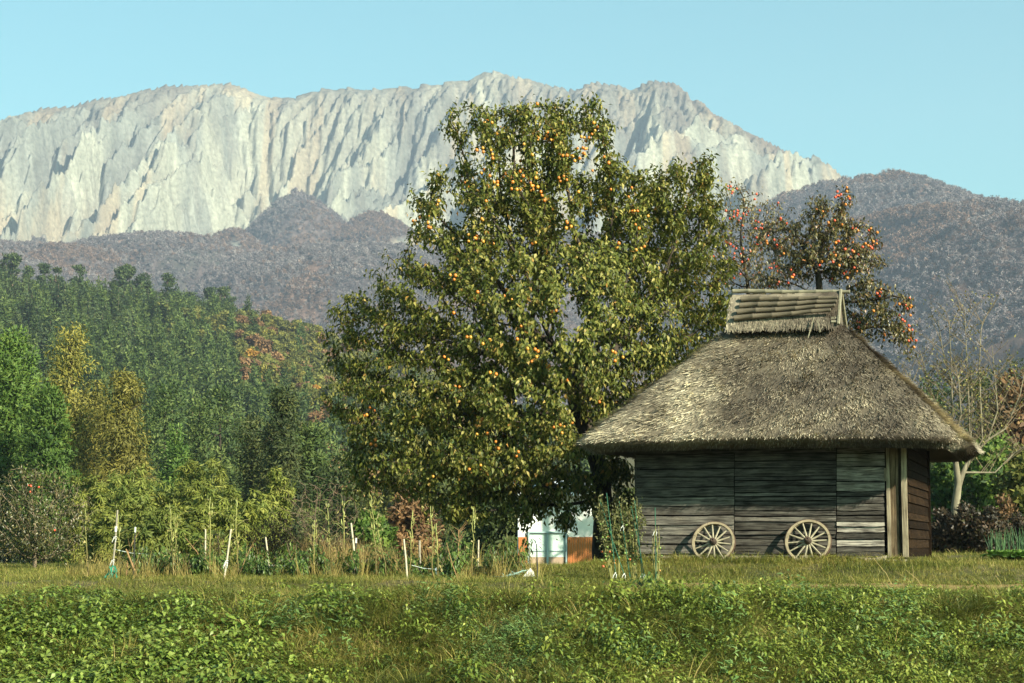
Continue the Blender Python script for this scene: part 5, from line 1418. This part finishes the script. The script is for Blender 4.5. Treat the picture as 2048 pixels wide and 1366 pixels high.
for a_ in OK: okra(*a_)
def dry_stalk(pts_px, d, r_, label, tw=6):
    pts = [P(*p_, d) for p_ in pts_px]; g = gz(pts[-1].x, pts[-1].y); pts[-1].z = min(pts[-1].z, g + .02)
    root = empty('dry_stalk', pts[-1], label, 'dry stalk', 'dead stalks in the vegetable garden'); o_ = pts[-1]
    MB().tube([p_ - o_ for p_ in pts], [r_ * (.5 + .5 * k / (len(pts) - 1)) for k in range(len(pts))], 5).build('stem', M_deadstalk, root)
    for k in range(tw):
        p_ = pts[0].lerp(pts[1], random.random()) - o_; MB().tube([p_, p_ + Vector((random.uniform(-.2, .2), random.uniform(-.1, .1), random.uniform(.08, .3)))], [r_ * .4, r_ * .15], 4).build('twig', M_deadstalk, root)
M_deadstalk = plain('dead_stalk', (0.26, 0.16, 0.08), .9, .1, .3, 8)
dry_stalk([(272, 1072), (258, 1100), (252, 1152)], 38.3, .012, 'bent dry stalk beside the thin black pole', 3)
dry_stalk([(252, 1098), (275, 1140)], 38.0, .022, 'snapped thick brown stalk leaning to the peppers', 2)
dry_stalk([(917, 1060), (917, 1090), (918, 1155)], 39.0, .014, 'reddish dead branching stalk above a tall pepper plant', 16)
dry_stalk([(893, 1085), (905, 1130), (918, 1165)], 37.6, .010, 'pale bare stalk leaning across the pepper plants', 3)
dry_stalk([(370, 1075), (395, 1105), (410, 1150)], 38.6, .009, 'thin dry stalk leaning to the upright white stake', 4)
dry_stalk([(502, 1092), (490, 1120), (477, 1155)], 38.4, .009, 'thin dry stalk leaning on the okra behind the leaning stake', 4)

# pepper plants
M_pepper = leaf_mat('pepper_leaf', [(0, (.018, .038, .009)), (.5, (.055, .098, .018)), (.85, (.125, .175, .036)), (1, (.13, .17, .05))], .2, .35, 0, 1, .45)
def pepper_plant(px, d, H, w, label, nl=420, mat=None, name='pepper_plant', cat='pepper plant', group='pepper plants in the vegetable garden', ll=.10):
    bt = Vector((X_at(px, d), d, 0)); bt.z = gz(bt.x, d) - .03
    root = empty(name, bt, label, cat, group); mb = MB(); tips = []
    for k in range(9):
        a = random.uniform(0, 6.28); r_ = w * random.uniform(.3, 1.0); tip = Vector((math.cos(a) * r_, math.sin(a) * r_, H * random.uniform(.55, 1.0)))
        mb.tube([Vector((0, 0, 0)), tip * .4 + Vector((0, 0, H * .12)), tip], [.012, .008, .004], 4, False); tips.append(tip)
    mb.build('stems', M_twig, root)
    T = np.array(tips); ch = rng.integers(0, len(T), nl); f = rng.uniform(.3, 1.05, nl)[:, None]
    pos = T[ch] * f + rng.normal(0, .06, (nl, 3)); pos[:, 2] = np.maximum(pos[:, 2], .05)
    out = pos.copy(); out[:, 2] = 0; out /= np.linalg.norm(out, axis=1)[:, None] + 1e-6
    V, Fc, At = leaves(pos, out * .6 + unit(nl) * .5 + np.array([0, 0, -.55]), np.array([0, 0, 1.0]) + unit(nl) * .5 + out * .3, rng.uniform(.7, 1.3, nl) * ll, rng.uniform(.3, .45, nl) * ll, rng.beta(2, 2, nl), .2, .3)
    c_ = obj('leaves', mesh_np('leaves', V, Fc, False, {'rnd': At}), mat or M_pepper, root); c_['kind'] = 'stuff'
PP = [(290, 38.6, .55, .32, 'pepper plant beside the snapped brown stalk'), (318, 38.9, .50, .32, 'low pepper plant left of the paired okra stalks'), (366, 38.8, .52, .34, 'bushy pepper plant beside the paired okra stalks'), (390, 38.4, .46, .30, 'pepper plant at the foot of the upright white stake'), (440, 39.0, .46, .30, 'pepper plant behind the leaning white stake'),
      (505, 39.2, .60, .30, 'pepper plant with a pale tape on top near the rust shrub'), (525, 38.4, .40, .36, 'low spreading pepper plant near the rust shrub'), (592, 39.4, .66, .42, 'large pepper plant at the foot of the dry grass'), (607, 38.5, .44, .36, 'low pepper plant in front of the large one'), (640, 38.9, .50, .32, 'pepper plant between two okra stalks by the dry grass'),
      (712, 38.6, .46, .36, 'pepper plant under the black capped pole'), (760, 38.8, .44, .30, 'pepper plant behind the leaning okra stalk'), (848, 38.8, .48, .34, 'pepper plant behind the pipe coil'), (918, 38.6, .70, .28, 'tall narrow pepper plant under the reddish dead stalk'), (900, 38.0, .42, .30, 'low pepper plant beside the pipe coil'), (1000, 39.2, .60, .34, 'pepper plant behind the rolled net'), (1030, 39.4, .74, .38, 'tallest pepper plant next to the rope bundle'), (960, 39.4, .40, .3, 'low pepper plant beside the last okra stalk')]
for a_ in PP: pepper_plant(a_[0], a_[1], a_[2] * 1.15, a_[3] * 1.3, a_[4], 560)
pepper_plant(1287, 34.6, .34, .34, 'dark leafy weed below the green tomato poles', 300, None, 'leafy_weed', 'weed', None, .13)
pepper_plant(1445, 34.0, .26, .36, 'dark broad leafed weed on the bank below the first wheel', 260, None, 'leafy_weed', 'weed', None, .13)

# tomatoes on green poles
def gpole(pt, pb, d, label): return stake(pt, pb, d, .011, M_greenpole, label, (('tape', .12),) if random.random() < .5 else (('tape', .7),), 'garden_pole', 'green poles of the tomato frame')
gpole((1213, 986), (1233, 1166), 37.2, 'tallest green pole of the tomato frame'); gpole((1199, 999), (1255, 1168), 37.3, 'most slanting green pole of the tomato frame'); gpole((1238, 1003), (1262, 1163), 37.4, 'green pole in the middle of the tomato vines')
gpole((1269, 1001), (1286, 1163), 37.3, 'green pole in front of the hut corner'); gpole((1262, 1012), (1292, 1161), 37.4, 'slanting green pole crossing the one at the hut corner'); gpole((1310, 1015), (1312, 1168), 37.0, 'lone green pole in front of the hut planks')
M_vine = leaf_mat('tomato_leaf', [(0, (.05, .05, .018)), (.5, (.10, .11, .035)), (1, (.19, .17, .075))], .3, .3, 0)
tcn = [plain('green_tomato', (.13, .19, .04), .35, .5, .1), plain('turning_tomato', (.42, .20, .05), .35, .5, .1), plain('red_tomato', (.42, .09, .03), .35, .5, .1)]
TM = [fruit_mesh('tomato', q_) for q_ in tcn]
def tomato(px0, px1, py0, d, nl, nf, label):
    pxm = (px0 + px1) / 2; bt = Vector((X_at(pxm, d), d, 0)); bt.z = gz(bt.x, d) - .03; root = empty('tomato_plant', bt, label, 'tomato plant', 'tomato plants on green poles')
    H = EYE + (1095 - py0) / F * d - bt.z; w = (px1 - px0) / 2 / F * d; mb = MB(); T = []
    for k in range(8):
        x_ = random.uniform(-w, w); tip = Vector((x_, random.uniform(-.15, .15), H * random.uniform(.7, 1.0)))
        mb.tube([Vector((x_ * .3 + w * .3, 0, 0)), tip * .5 + Vector((random.uniform(-.06, .06), 0, 0)), tip], [.012, .010, .004], 4, False); T.append(tip)
    mb.build('vines', plain('vine_stem', (.20, .19, .07), .8), root)
    T = np.array(T); ch = rng.integers(0, len(T), nl); f = 1 - .62 * rng.random(nl)[:, None] ** 1.4
    pos = T[ch] * f + rng.normal(0, .07, (nl, 3))
    V, Fc, At = leaves(pos, unit(nl) + np.array([0, 0, -.7]), unit(nl), rng.uniform(.04, .09, nl), rng.uniform(.02, .045, nl), rng.beta(2, 2, nl))
    c_ = obj('leaves', mesh_np('leaves', V, Fc, False, {'rnd': At}), M_vine, root); c_['kind'] = 'stuff'
    for k in range(nf):
        q_ = T[rng.integers(len(T))] * (.25 + .5 * random.random()) + rng.normal(0, .05, 3) + np.array([0, -.1, 0])
        o = bpy.data.objects.new('tomato', TM[0 if random.random() < .68 else 1 if random.random() < .65 else 2]); COL.objects.link(o); o.parent = root; o.location = Vector(q_); s_ = random.uniform(.016, .027); o.scale = (s_,) * 3
tomato(1192, 1250, 990, 37.4, 900, 30, 'withering tomato plant hung with small green and orange fruit'); tomato(1238, 1284, 1000, 37.5, 750, 22, 'withering tomato plant against the hut corner'); tomato(1304, 1318, 1050, 37.1, 60, 4, 'thin tomato plant on the lone green pole')

# ================================================================== right of the hut
def bare_tree():
    D = 53.0; bt = P(1912, 1012, D); bt.z = gz(bt.x, D) - .05
    root = empty('bare_tree', bt, 'pale barked nearly leafless tree with straight upright shoots behind the hut', 'tree')
    def lim(pp, r0, r1, nm='branch', sides=7):
        pts = [P(x_, y_, D + z_) - bt for x_, y_, z_ in pp]
        rr_ = [r0 + (r1 - r0) * k / (len(pts) - 1) for k in range(len(pts))]
        return MB().tube(pts, rr_, sides, False).build(nm, M_bark_pale, root, True), pts
    gb = 1024 + bt.x / bt.y * F
    lim([(1911, 1135, 0), (1911, 1012, 0), (1917, 965, 0), (1912, 930, 0), (1905, 880, .1)], .135, .06, 'trunk', 9)
    lim([(1916, 975, 0), (1926, 945, 0), (1940, 915, .1), (1975, 880, .2)], .085, .035, 'bough')
    heads = []
    B_ = [[(1905, 880, .1), (1904, 800, .1), (1902, 720, .1), (1898, 640, 0)], [(1905, 880, .1), (1922, 830, -.1), (1917, 760, -.1), (1912, 730, -.1)], [(1940, 915, .1), (1938, 820, .2), (1935, 740, .2), (1929, 620, .2)], [(1940, 915, .1), (1944, 800, .4), (1942, 740, .4)],
          [(1940, 915, .1), (1965, 880, .1), (1958, 740, .1), (1962, 660, .1), (1967, 638, .1)], [(1975, 880, .2), (2010, 858, .2), (2040, 790, .2), (2052, 730, .2)], [(1926, 945, 0), (1990, 945, .3), (2030, 905, .3), (2070, 880, .3)], [(1905, 880, .1), (1880, 830, .3), (1858, 770, .4), (1840, 700, .4)],
          [(1905, 860, .1), (1870, 860, .0), (1830, 790, .0), (1812, 740, 0)], [(1975, 880, .2), (1995, 820, 0), (1990, 760, 0), (1984, 690, 0)], [(1925, 800, .2), (1905, 770, .2), (1885, 700, .2), (1876, 640, .2)]]
    for pp in B_:
        _, pts = lim(pp, .030, .007); 
        for k in range(20):
            i_ = random.randrange(1, len(pts)); f = random.random(); p0 = pts[i_ - 1].lerp(pts[i_], f); a = random.choice((-1, 1)) * random.uniform(.3, 1.0); L = random.uniform(.35, 1.1)
            p1 = p0 + Vector((math.sin(a) * L, random.uniform(-.3, .3), math.cos(a) * L)); mb = MB(); mb.tube([p0, p0.lerp(p1, .5) + Vector((random.uniform(-.05, .05), 0, 0)), p1], [.011, .008, .004], 4, False)
            for q_ in range(3):
                p2 = p0.lerp(p1, random.uniform(.3, .9)); mb.tube([p2, p2 + Vector((random.uniform(-.3, .3), random.uniform(-.15, .15), random.uniform(.1, .4)))], [.006, .003], 3, False)
            mb.build('twig', M_twig, root); heads.append(p1); heads.append(p0.lerp(p1, .6))
    T = np.array(heads); nn = 1500; pos = T[rng.integers(0, len(T), nn)] + rng.normal(0, .12, (nn, 3))
    V, Fc, At = leaves(pos, unit(nn) + np.array([0, 0, -.6]), unit(nn), rng.uniform(.05, .10, nn), rng.uniform(.03, .05, nn), rng.random(nn))
    c_ = obj('leaves', mesh_np('leaves', V, Fc, False, {'rnd': At}), leaf_mat('last_leaf', [(0, (.09, .08, .025)), (.6, (.21, .18, .055)), (1, (.36, .33, .08))], .3, .3), root); c_['kind'] = 'stuff'
bare_tree()
for px, d, py, w, mt, lb in [(1985, 66, 870, 150, 'rich', 'leafy green bush behind the pale trunk'), (1885, 68, 930, 70, 'rich', 'dark leafy bush between the hut and the pale trunk'), (1262, 52, 985, 60, 'dark', 'dark shrub in the gap between the persimmon trunk and the hut'), (2050, 62, 900, 120, 'olive', 'light green bush beyond the leek bed'), (2030, 95, 760, 130, 'rust', 'reddish brown autumn tree beyond the green bush'), (1960, 150, 740, 160, 'dark', 'dark evergreen far behind the bare tree'), (1870, 170, 750, 130, 'cedar', 'dark conifer seen beside the thatch edge'), (2040, 190, 715, 130, 'dark', 'taller dark conifer at the foot of the purple slope')]:
    lump_tree('shrub' if d < 80 else 'tree', px, d, py, w, LM[mt], lb, 'round', 40, 190, .17 if d < 80 else .3, .45, cat='shrub' if d < 80 else 'tree', tint=.2, clump=.24)
M_azalea = leaf_mat('azalea_leaf', [(0, (.014, .012, .007)), (.5, (.040, .030, .016)), (.85, (.085, .048, .026)), (1, (.06, .07, .022))], .2, .3)
for px, d, py, w, lb in [(1880, 50, 1022, 60, 'dark reddish azalea against the hut end'), (1925, 49.5, 1012, 80, 'dark reddish azalea below the pale trunk'), (1975, 49, 1020, 70, 'dark reddish azalea behind the leeks'), (2030, 50, 1030, 80, 'dark reddish azalea at the end of the hedge')]:
    lump_tree('azalea', px, d, py, w, M_azalea, lb, 'round', 30, 170, .07, .55, cat='shrub', group='azalea hedge behind the leeks', tint=.2, clump=.34, boughs=6)
lump_tree('shrub', 2000, 56, 990, 46, LM['rust'], 'small orange brown leafed shrub above the azalea hedge', 'round', 20, 120, .08, .5, cat='shrub', clump=.3)
M_leek = leaf_mat('leek_leaf', [(0, (.018, .055, .022)), (.6, (.05, .115, .045)), (1, (.10, .17, .07))], .15, .4)
M_cab = leaf_mat('cabbage_leaf', [(0, (.06, .13, .025)), (.6, (.14, .25, .05)), (1, (.26, .36, .09))], .3, .4)
k = 0
for row in range(2):
    for px in range(1976, 2062, 9):
        d = 44.6 - row * .5; x = X_at(px + random.uniform(-2, 2), d); z = gz(x, d)
        root = empty('leek', (x, d, z - .02), 'upright green leek in the bed beside the cabbages', 'leek', 'leeks in the bed right of the hut')
        for q_ in range(5):
            a = random.uniform(0, 6.28); H = random.uniform(.4, .72); o_ = random.uniform(.03, .14); mb = MB()
            mb.tube([(0, 0, 0), (math.cos(a) * o_ * .2, math.sin(a) * o_ * .2, H * .5), (math.cos(a) * o_, math.sin(a) * o_, H)], [.012, .011, .002], 5, False)
            me = mb.mesh('leaf', True); a2 = me.attributes.new('rnd', 'FLOAT', 'POINT'); a2.data.foreach_set('value', np.full(len(me.vertices), random.random(), dtype=np.float32)); obj('leaf', me, M_leek, root)
for px, d, lb in [(1987, 42.4, 'round lettuce at the hut end of the bed'), (2006, 41.8, 'round lettuce second from the hut end of the bed'), (2026, 42.2, 'pale lettuce in the middle of the bed'), (2042, 41.5, 'lettuce in front of the leeks with wide outer leaves'), (2060, 42.0, 'lettuce at the far end of the bed')]:
    x = X_at(px, d); root = empty('lettuce', (x, d, gz(x, d)), lb, 'lettuce', 'lettuces in front of the leeks')
    for ringi, (cnt, tilt, L) in enumerate([(5, .25, .22), (7, .65, .29), (9, 1.1, .34)]):
        for q_ in range(cnt):
            a = 2 * math.pi * q_ / cnt + ringi * .4 + random.uniform(-.2, .2); mb = MB(); vs, fs = [], []
            for i_ in range(5):
                for j_ in range(5):
                    f, g = i_ / 4, (j_ - 2) / 2; t_ = tilt * (.4 + .8 * f); r_ = L * f; wv = .015 * math.sin(j_ * 2.3 + i_) * f
                    X_, Z_ = math.sin(t_) * r_, math.cos(t_) * r_ * .9 + wv; W_ = L * .55 * math.sin(math.pi * (.15 + .75 * f)) * g
                    vs.append((math.cos(a) * (X_ - abs(g) * .0) - math.sin(a) * W_, math.sin(a) * X_ + math.cos(a) * W_, Z_ + .03 * g * g))
            for i_ in range(4):
                for j_ in range(4): fs.append((i_ * 5 + j_, i_ * 5 + j_ + 1, i_ * 5 + j_ + 6, i_ * 5 + j_ + 5))
            mb.add(vs, fs); me = mb.mesh('leaf', True); a2 = me.attributes.new('rnd', 'FLOAT', 'POINT'); a2.data.foreach_set('value', np.full(len(me.vertices), min(1, random.random() * .6 + .35 * (2 - ringi) / 2), dtype=np.float32)); obj('leaf', me, M_cab, root)
# dug soil of the bed and the trodden path
def strip(name, pts, wid, mat, label, dz=.012, sub=60):
    vs, fs = [], []; P0 = [Vector(p_) for p_ in pts]
    for k in range(sub + 1):
        f = k / sub * (len(P0) - 1); i_ = min(int(f), len(P0) - 2); c_ = P0[i_].lerp(P0[i_ + 1], f - i_); t_ = (P0[i_ + 1] - P0[i_]).normalized(); n_ = Vector((-t_.y, t_.x, 0))
        w_ = wid * (1 + .35 * math.sin(k * .9) * .5 + random.uniform(-.12, .12)) * min(1, (k + .5) / 4, (sub - k + .5) / 4)
        for g in np.linspace(-1, 1, 7):
            q_ = c_ + n_ * w_ * g / 2; vs.append((q_.x, q_.y, gz(q_.x, q_.y) + dz * (1 - g * g * .9)))
    for k in range(sub):
        for j in range(6): fs.append((k * 7 + j, k * 7 + j + 1, (k + 1) * 7 + j + 1, (k + 1) * 7 + j))
    return tag(MB().add(vs, fs).build(name, mat, None, True), label, kind='structure')
M_dug = plain('dug_soil', (0.085, 0.055, 0.035), .95, .05, .4, 9, None, .8); M_path = plain('trodden_straw_path', (0.20, 0.14, 0.065), .95, .05, .3, 5, (1, 3, 1), .5)
strip('vegetable_bed', [(X_at(1868, 43.6), 43.6, 0), (X_at(1930, 43.2), 43.2, 0), (X_at(2000, 42.6), 42.6, 0), (X_at(2090, 42.2), 42.2, 0)], 1.5, M_dug, 'dug brown soil of the vegetable bed', .05)
PATH = [(X_at(1230, 36.05), 36.05), (X_at(1450, 36.0), 36.0), (X_at(1650, 35.95), 35.95), (X_at(1850, 36.0), 36.0), (X_at(2100, 36.1), 36.1)]
strip('path', [(a_, c_, 0) for a_, c_ in PATH], .75, M_path, 'narrow straw coloured trodden path along the terrace edge', .02, 90)

# dry plume grass clumps behind the garden
M_dry = leaf_mat('dry_grass', [(0, (.12, .075, .03)), (.5, (.26, .18, .07)), (1, (.42, .32, .15))], .25, .2, 0)
def blades(nn, spread, H, w, droop, upr=1.0, seg=3):
    """grass blades as narrow bent strips; returns V, F(quads), rnd"""
    a = rng.uniform(0, 6.28, nn); r_ = spread * np.sqrt(rng.random(nn)); root = np.stack([np.cos(a) * r_, np.sin(a) * r_, np.full(nn, -.02)], 1)
    a2 = rng.uniform(0, 6.28, nn); d_ = np.stack([np.cos(a2), np.sin(a2), np.zeros(nn)], 1); hh = H * rng.uniform(.45, 1.1, nn); dr = droop * rng.uniform(.3, 1.2, nn)
    sd = np.stack([-np.sin(a2), np.cos(a2), np.zeros(nn)], 1); vs = []
    for k in range(seg + 1):
        f = k / seg; c_ = root + d_ * (hh * dr * f ** 1.8)[:, None] + np.array([0, 0, 1.0]) * (hh * (f - .38 * np.minimum(dr, 1.6) * f ** 3))[:, None]
        ww = w * (1 - f ** 1.6 * .92) * .5; vs += [c_ - sd * ww, c_ + sd * ww]
    V = np.stack(vs, 1).reshape(-1, 3); k2 = 2 * (seg + 1); b_ = np.arange(nn)[:, None] * k2
    Fc = np.concatenate([b_ + np.array([[2 * k, 2 * k + 1, 2 * k + 3, 2 * k + 2]]) for k in range(seg)], 0)
    return V, Fc, np.repeat(np.clip(rng.normal(.5, .24, nn), 0, 1), k2)
for px, d, H, w, lb in [(625, 46, 1.0, .5, 'dry tan grass clump in front of the twiggy shrub'), (668, 45, 1.1, .6, 'tall dry tan grass clump behind the thick white stake'), (722, 44, .9, .5, 'dry tan grass clump around the tallest okra stalk'), (760, 43, .7, .4, 'small dry tan grass clump beside the leaning okra')]:
    x = X_at(px, d); V, Fc, At = blades(520, w, H, .014, .7)
    o = obj('dry_grass_clump', mesh_np('dry_grass_clump', V, Fc, False, {'rnd': At}), M_dry, None, (x, d, gz(x, d))); tag(o, lb, 'grass clump', 'dry grass clumps behind the garden')
for a_, b_ in [((1748, 1118), (1790, 1172)), ((1812, 1140), (1850, 1168)), ((1790, 1142), (1835, 1172)), ((1990, 1150), (2005, 1172)), ((1700, 1150), (1712, 1172)), ((1825, 1130), (1822, 1165))]:
    d = 35.2; p1 = P(*b_, d); p1.z = gz(p1.x, d); p0 = P(*a_, d); me = MB().tube([p1, p1.lerp(p0, .5) + Vector((.03, 0, .04)), p0], [.006, .005, .003], 4).mesh('dry_stem'); a2 = me.attributes.new('rnd', 'FLOAT', 'POINT'); a2.data.foreach_set('value', np.full(len(me.vertices), .9, dtype=np.float32))
    tag(obj('wild_grass', me, M_dry), 'long dry grass stem arching on the bank in front of the hut door', 'grass stem', 'arching dry stems before the hut door')

# ================================================================== grass and weeds of the bank
M_grass = leaf_mat('grass_blade', [(0, (.030, .042, .008)), (.3, (.085, .105, .018)), (.6, (.185, .19, .034)), (.85, (.31, .27, .07)), (1, (.40, .30, .11))], .3, .25, 1.1, .8, .5)
M_grass_dry = leaf_mat('yellow_grass_blade', [(0, (.12, .10, .025)), (.45, (.25, .20, .055)), (.8, (.39, .30, .11)), (1, (.48, .38, .17))], .3, .2, .3, .6, .6)
M_weed = leaf_mat('weed_leaf', [(0, (.022, .050, .008)), (.45, (.092, .140, .020)), (.8, (.205, .24, .038)), (1, (.30, .32, .07))], .28, .35, .7, .8, .45)
M_bean = leaf_mat('bean_leaf', [(0, (.030, .070, .013)), (.45, (.085, .142, .022)), (.8, (.175, .23, .040)), (1, (.26, .31, .08))], .28, .35, .3, .5, .45)
M_mug = leaf_mat('mugwort_leaf', [(0, (.035, .075, .020)), (.5, (.095, .165, .042)), (1, (.20, .265, .10))], .25, .3, .2, .5, .5)
M_brown = leaf_mat('dead_weed', [(0, (.06, .034, .016)), (.5, (.14, .078, .034)), (1, (.26, .16, .07))], .2, .1, .1, .5, .8)
def tuft(nn, sp, H, w, dr, seg=3): V, Fc, At = blades(nn, sp, H, w, dr, 1, seg); return mesh_np('tuft', V, Fc, False, {'rnd': At})
def weed(nn, H, sp, ll, asp, up=.0, stems=True):
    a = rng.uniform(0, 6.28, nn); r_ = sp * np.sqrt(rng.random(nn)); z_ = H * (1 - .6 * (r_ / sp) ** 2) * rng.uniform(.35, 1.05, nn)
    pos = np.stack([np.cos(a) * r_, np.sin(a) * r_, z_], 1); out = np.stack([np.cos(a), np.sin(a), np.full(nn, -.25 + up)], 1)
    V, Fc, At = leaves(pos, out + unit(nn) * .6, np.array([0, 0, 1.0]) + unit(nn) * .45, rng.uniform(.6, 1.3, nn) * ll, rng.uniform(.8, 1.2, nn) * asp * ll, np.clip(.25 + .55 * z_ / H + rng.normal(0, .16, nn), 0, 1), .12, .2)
    return mesh_np('weed', V, Fc, False, {'rnd': At})
GR = [tuft(26, .13, .20, .007, .9), tuft(30, .16, .26, .008, 1.2), tuft(22, .12, .15, .006, .7), tuft(24, .15, .32, .010, 1.5)]
LG = [tuft(34, .14, .42, .010, 1.7, 4), tuft(30, .12, .36, .011, 1.5, 4)]
SH = [tuft(34, .14, .10, .006, .8), tuft(34, .15, .13, .006, 1.0)]
WE = [weed(80, .22, .16, .048, .55), weed(70, .30, .15, .058, .42), weed(90, .16, .17, .038, .6)]
BE = [weed(60, .28, .21, .080, .70), weed(50, .22, .19, .095, .72), weed(64, .32, .2, .070, .66)]
MU = [weed(90, .26, .16, .06, .28, .4), weed(80, .32, .15, .065, .25, .5)]
BR = [tuft(22, .13, .22, .005, 1.0), weed(30, .18, .14, .04, .4)]
def field(nn, y0, y1, margin=60, pw=1.0):
    y = y0 + (y1 - y0) * rng.random(nn) ** pw; px = rng.uniform(-margin - 250, 2048 + margin + 250, nn); x = (px - 1024) / F * y
    z = ground_z(x, y); py = 1095 - (z - EYE) / y * F
    return x, y, z, px, py
def hutmask(x, y):
    dx, dy = x - HUT_C.x, y - HUT_C.y; u, v = dx * math.cos(TH) - dy * math.sin(TH), dx * math.sin(TH) + dy * math.cos(TH)
    return ((np.abs(u) < HA + .02) & (np.abs(v) < HB + .06)) | ((x > (1866 - 1024) / F * y) & (y > 40.9) & (y < 45.0) & (x < 14))
def sow(name, keep, x, y, z, protos, mat, s0, s1, label, tilt=.18, flat=False):
    k = np.where(keep & ~hutmask(x, y))[0]; nn = len(k)
    return scatter(name, np.column_stack([x[k], y[k], z[k] - .01]), np.column_stack([rng.normal(0, tilt, (nn, 2)), rng.uniform(0, 6.28, nn)]), rng.uniform(s0, s1, nn) * np.interp(y[k], [32.8, 34.4], [1, .5]) if not flat else rng.uniform(s0, s1, nn), rng.integers(0, len(protos), nn), [(q_, [mat]) for q_ in protos], label)
bnoise = lambda x, y, s_, sc: fbm(x / sc, y / sc, s_, 3)
pathd = lambda x, y: np.abs(y - np.interp(x, [q_[0] for q_ in PATH], [q_[1] for q_ in PATH])) + 10 * (x < PATH[0][0])
x, y, z, px, py = field(19000, 28.8, 35.6)
sow('grass', (bnoise(x, y, 501, .9) > .34) & (y < 35.3), x, y, z, GR, M_grass, .6, 1.5, 'mixed green grass covering the bank')
x, y, z, px, py = field(5200, 29, 34.6)
sow('long_grass', bnoise(x, y, 511, .8) > .50, x, y, z, LG, M_grass, .7, 1.4, 'long arching grass tussocks on the bank')
x, y, z, px, py = field(26000, 34.0, 60, pw=1.3)
sow('short_turf', (pathd(x, y) > .18) & ((y > 38.2) | (rng.random(len(y)) < .4)) & (bnoise(x, y, 521, .8) > .28), x, y, z, SH, M_grass, .7, 1.5, 'short turf on the terrace around the hut', flat=True)
x, y, z, px, py = field(20000, 33.4, 41.5)
sow('yellow_grass', (bnoise(x, y, 531, 1.0) + .18 * np.exp(-((y - 35.2) / 1.3) ** 2) > .43) & ((pathd(x, y) > .30) | (rng.random(len(y)) < .30)), x, y, z, SH, M_grass_dry, .5, 1.15, 'yellowed grass along the terrace edge and path', flat=True)
x, y, z, px, py = field(12000, 28.8, 35)
n1_ = bnoise(x, y, 541, .8)
reg = sstep(1060, 1330, px) * sstep(1165, 1185, py) * (.10 + .62 * sstep(.44, .60, n1_)) + .34 * sstep(.56, .66, bnoise(x, y, 543, .7)) * (py > 1180)
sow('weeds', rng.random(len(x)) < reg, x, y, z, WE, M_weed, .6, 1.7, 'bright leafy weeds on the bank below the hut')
x, y, z, px, py = field(9000, 28.8, 34.2)
reg = sstep(660, 440, px + 220 * (bnoise(x, y, 551, .8) - .5)) * sstep(1215, 1262, py + 90 * (bnoise(x, y, 553, .9) - .5)) + np.exp(-((px - 190) / 90) ** 2 - ((py - 1200) / 16) ** 2)
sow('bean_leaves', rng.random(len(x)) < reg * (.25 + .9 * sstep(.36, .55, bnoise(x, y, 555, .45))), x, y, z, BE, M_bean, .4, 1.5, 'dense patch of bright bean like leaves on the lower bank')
x, y, z, px, py = field(8000, 28.8, 34)
g1 = np.exp(-((px - 1025) / 95) ** 2 - ((py - 1305) / 42) ** 2) + .7 * np.exp(-((px - 880) / 60) ** 2 - ((py - 1235) / 20) ** 2)
sow('mugwort', rng.random(len(x)) < g1, x, y, z, MU, M_mug, .8, 1.4, 'silvery green mugwort patch on the bank')
x, y, z, px, py = field(4200, 28.8, 34.6)
sow('dead_weeds', bnoise(x, y, 561, .6) > .57, x, y, z, BR, M_brown, .8, 1.4, 'patches of brown dead weeds on the bank')
x, y, z, px, py = field(420, 29, 34)
sow('coarse_weeds', (px > 560) & (bnoise(x, y, 571, .5) > .5), x, y, z, WE[:2] + MU[1:], M_weed, 1.5, 2.3, 'coarse tall weed clumps standing out of the bank')
x, y, z, px, py = field(380, 29, 34)
sow('tussocks', bnoise(x, y, 573, .5) > .5, x, y, z, LG, M_grass, 1.3, 1.8, 'dark tall grass tussocks standing out of the bank')
x, y, z, px, py = field(1500, 37.4, 42.5)
TW = [tuft(16, .10, .75, .008, .45, 4), tuft(14, .12, .55, .008, .7, 4), tuft(18, .12, .42, .007, 1.0, 4)]
sow('garden_weeds', (px > 150) & (px < 1085) & (bnoise(x, y, 581, .8) > .42), x, y, z, TW, M_grass_dry, .6, 1.2, 'tangle of yellow dry stalks between the garden plants', flat=True)
# tall tufts along the foot of the hut wall
nn = 420; u = rng.uniform(-HA - .3, HA + .4, nn); v = -HB - .12 - rng.random(nn) ** 1.5 * .9
wx = HUT_C.x + u * math.cos(TH) + v * math.sin(TH); wy = HUT_C.y - u * math.sin(TH) + v * math.cos(TH); wz = ground_z(wx, wy)
sow('wall_grass', (wz > -9) & ((u < 1.9) | (rng.random(nn) < .5)), wx, wy, wz, GR, M_grass, .7, 1.15, 'green grass tufts growing along the foot of the hut wall', flat=True)
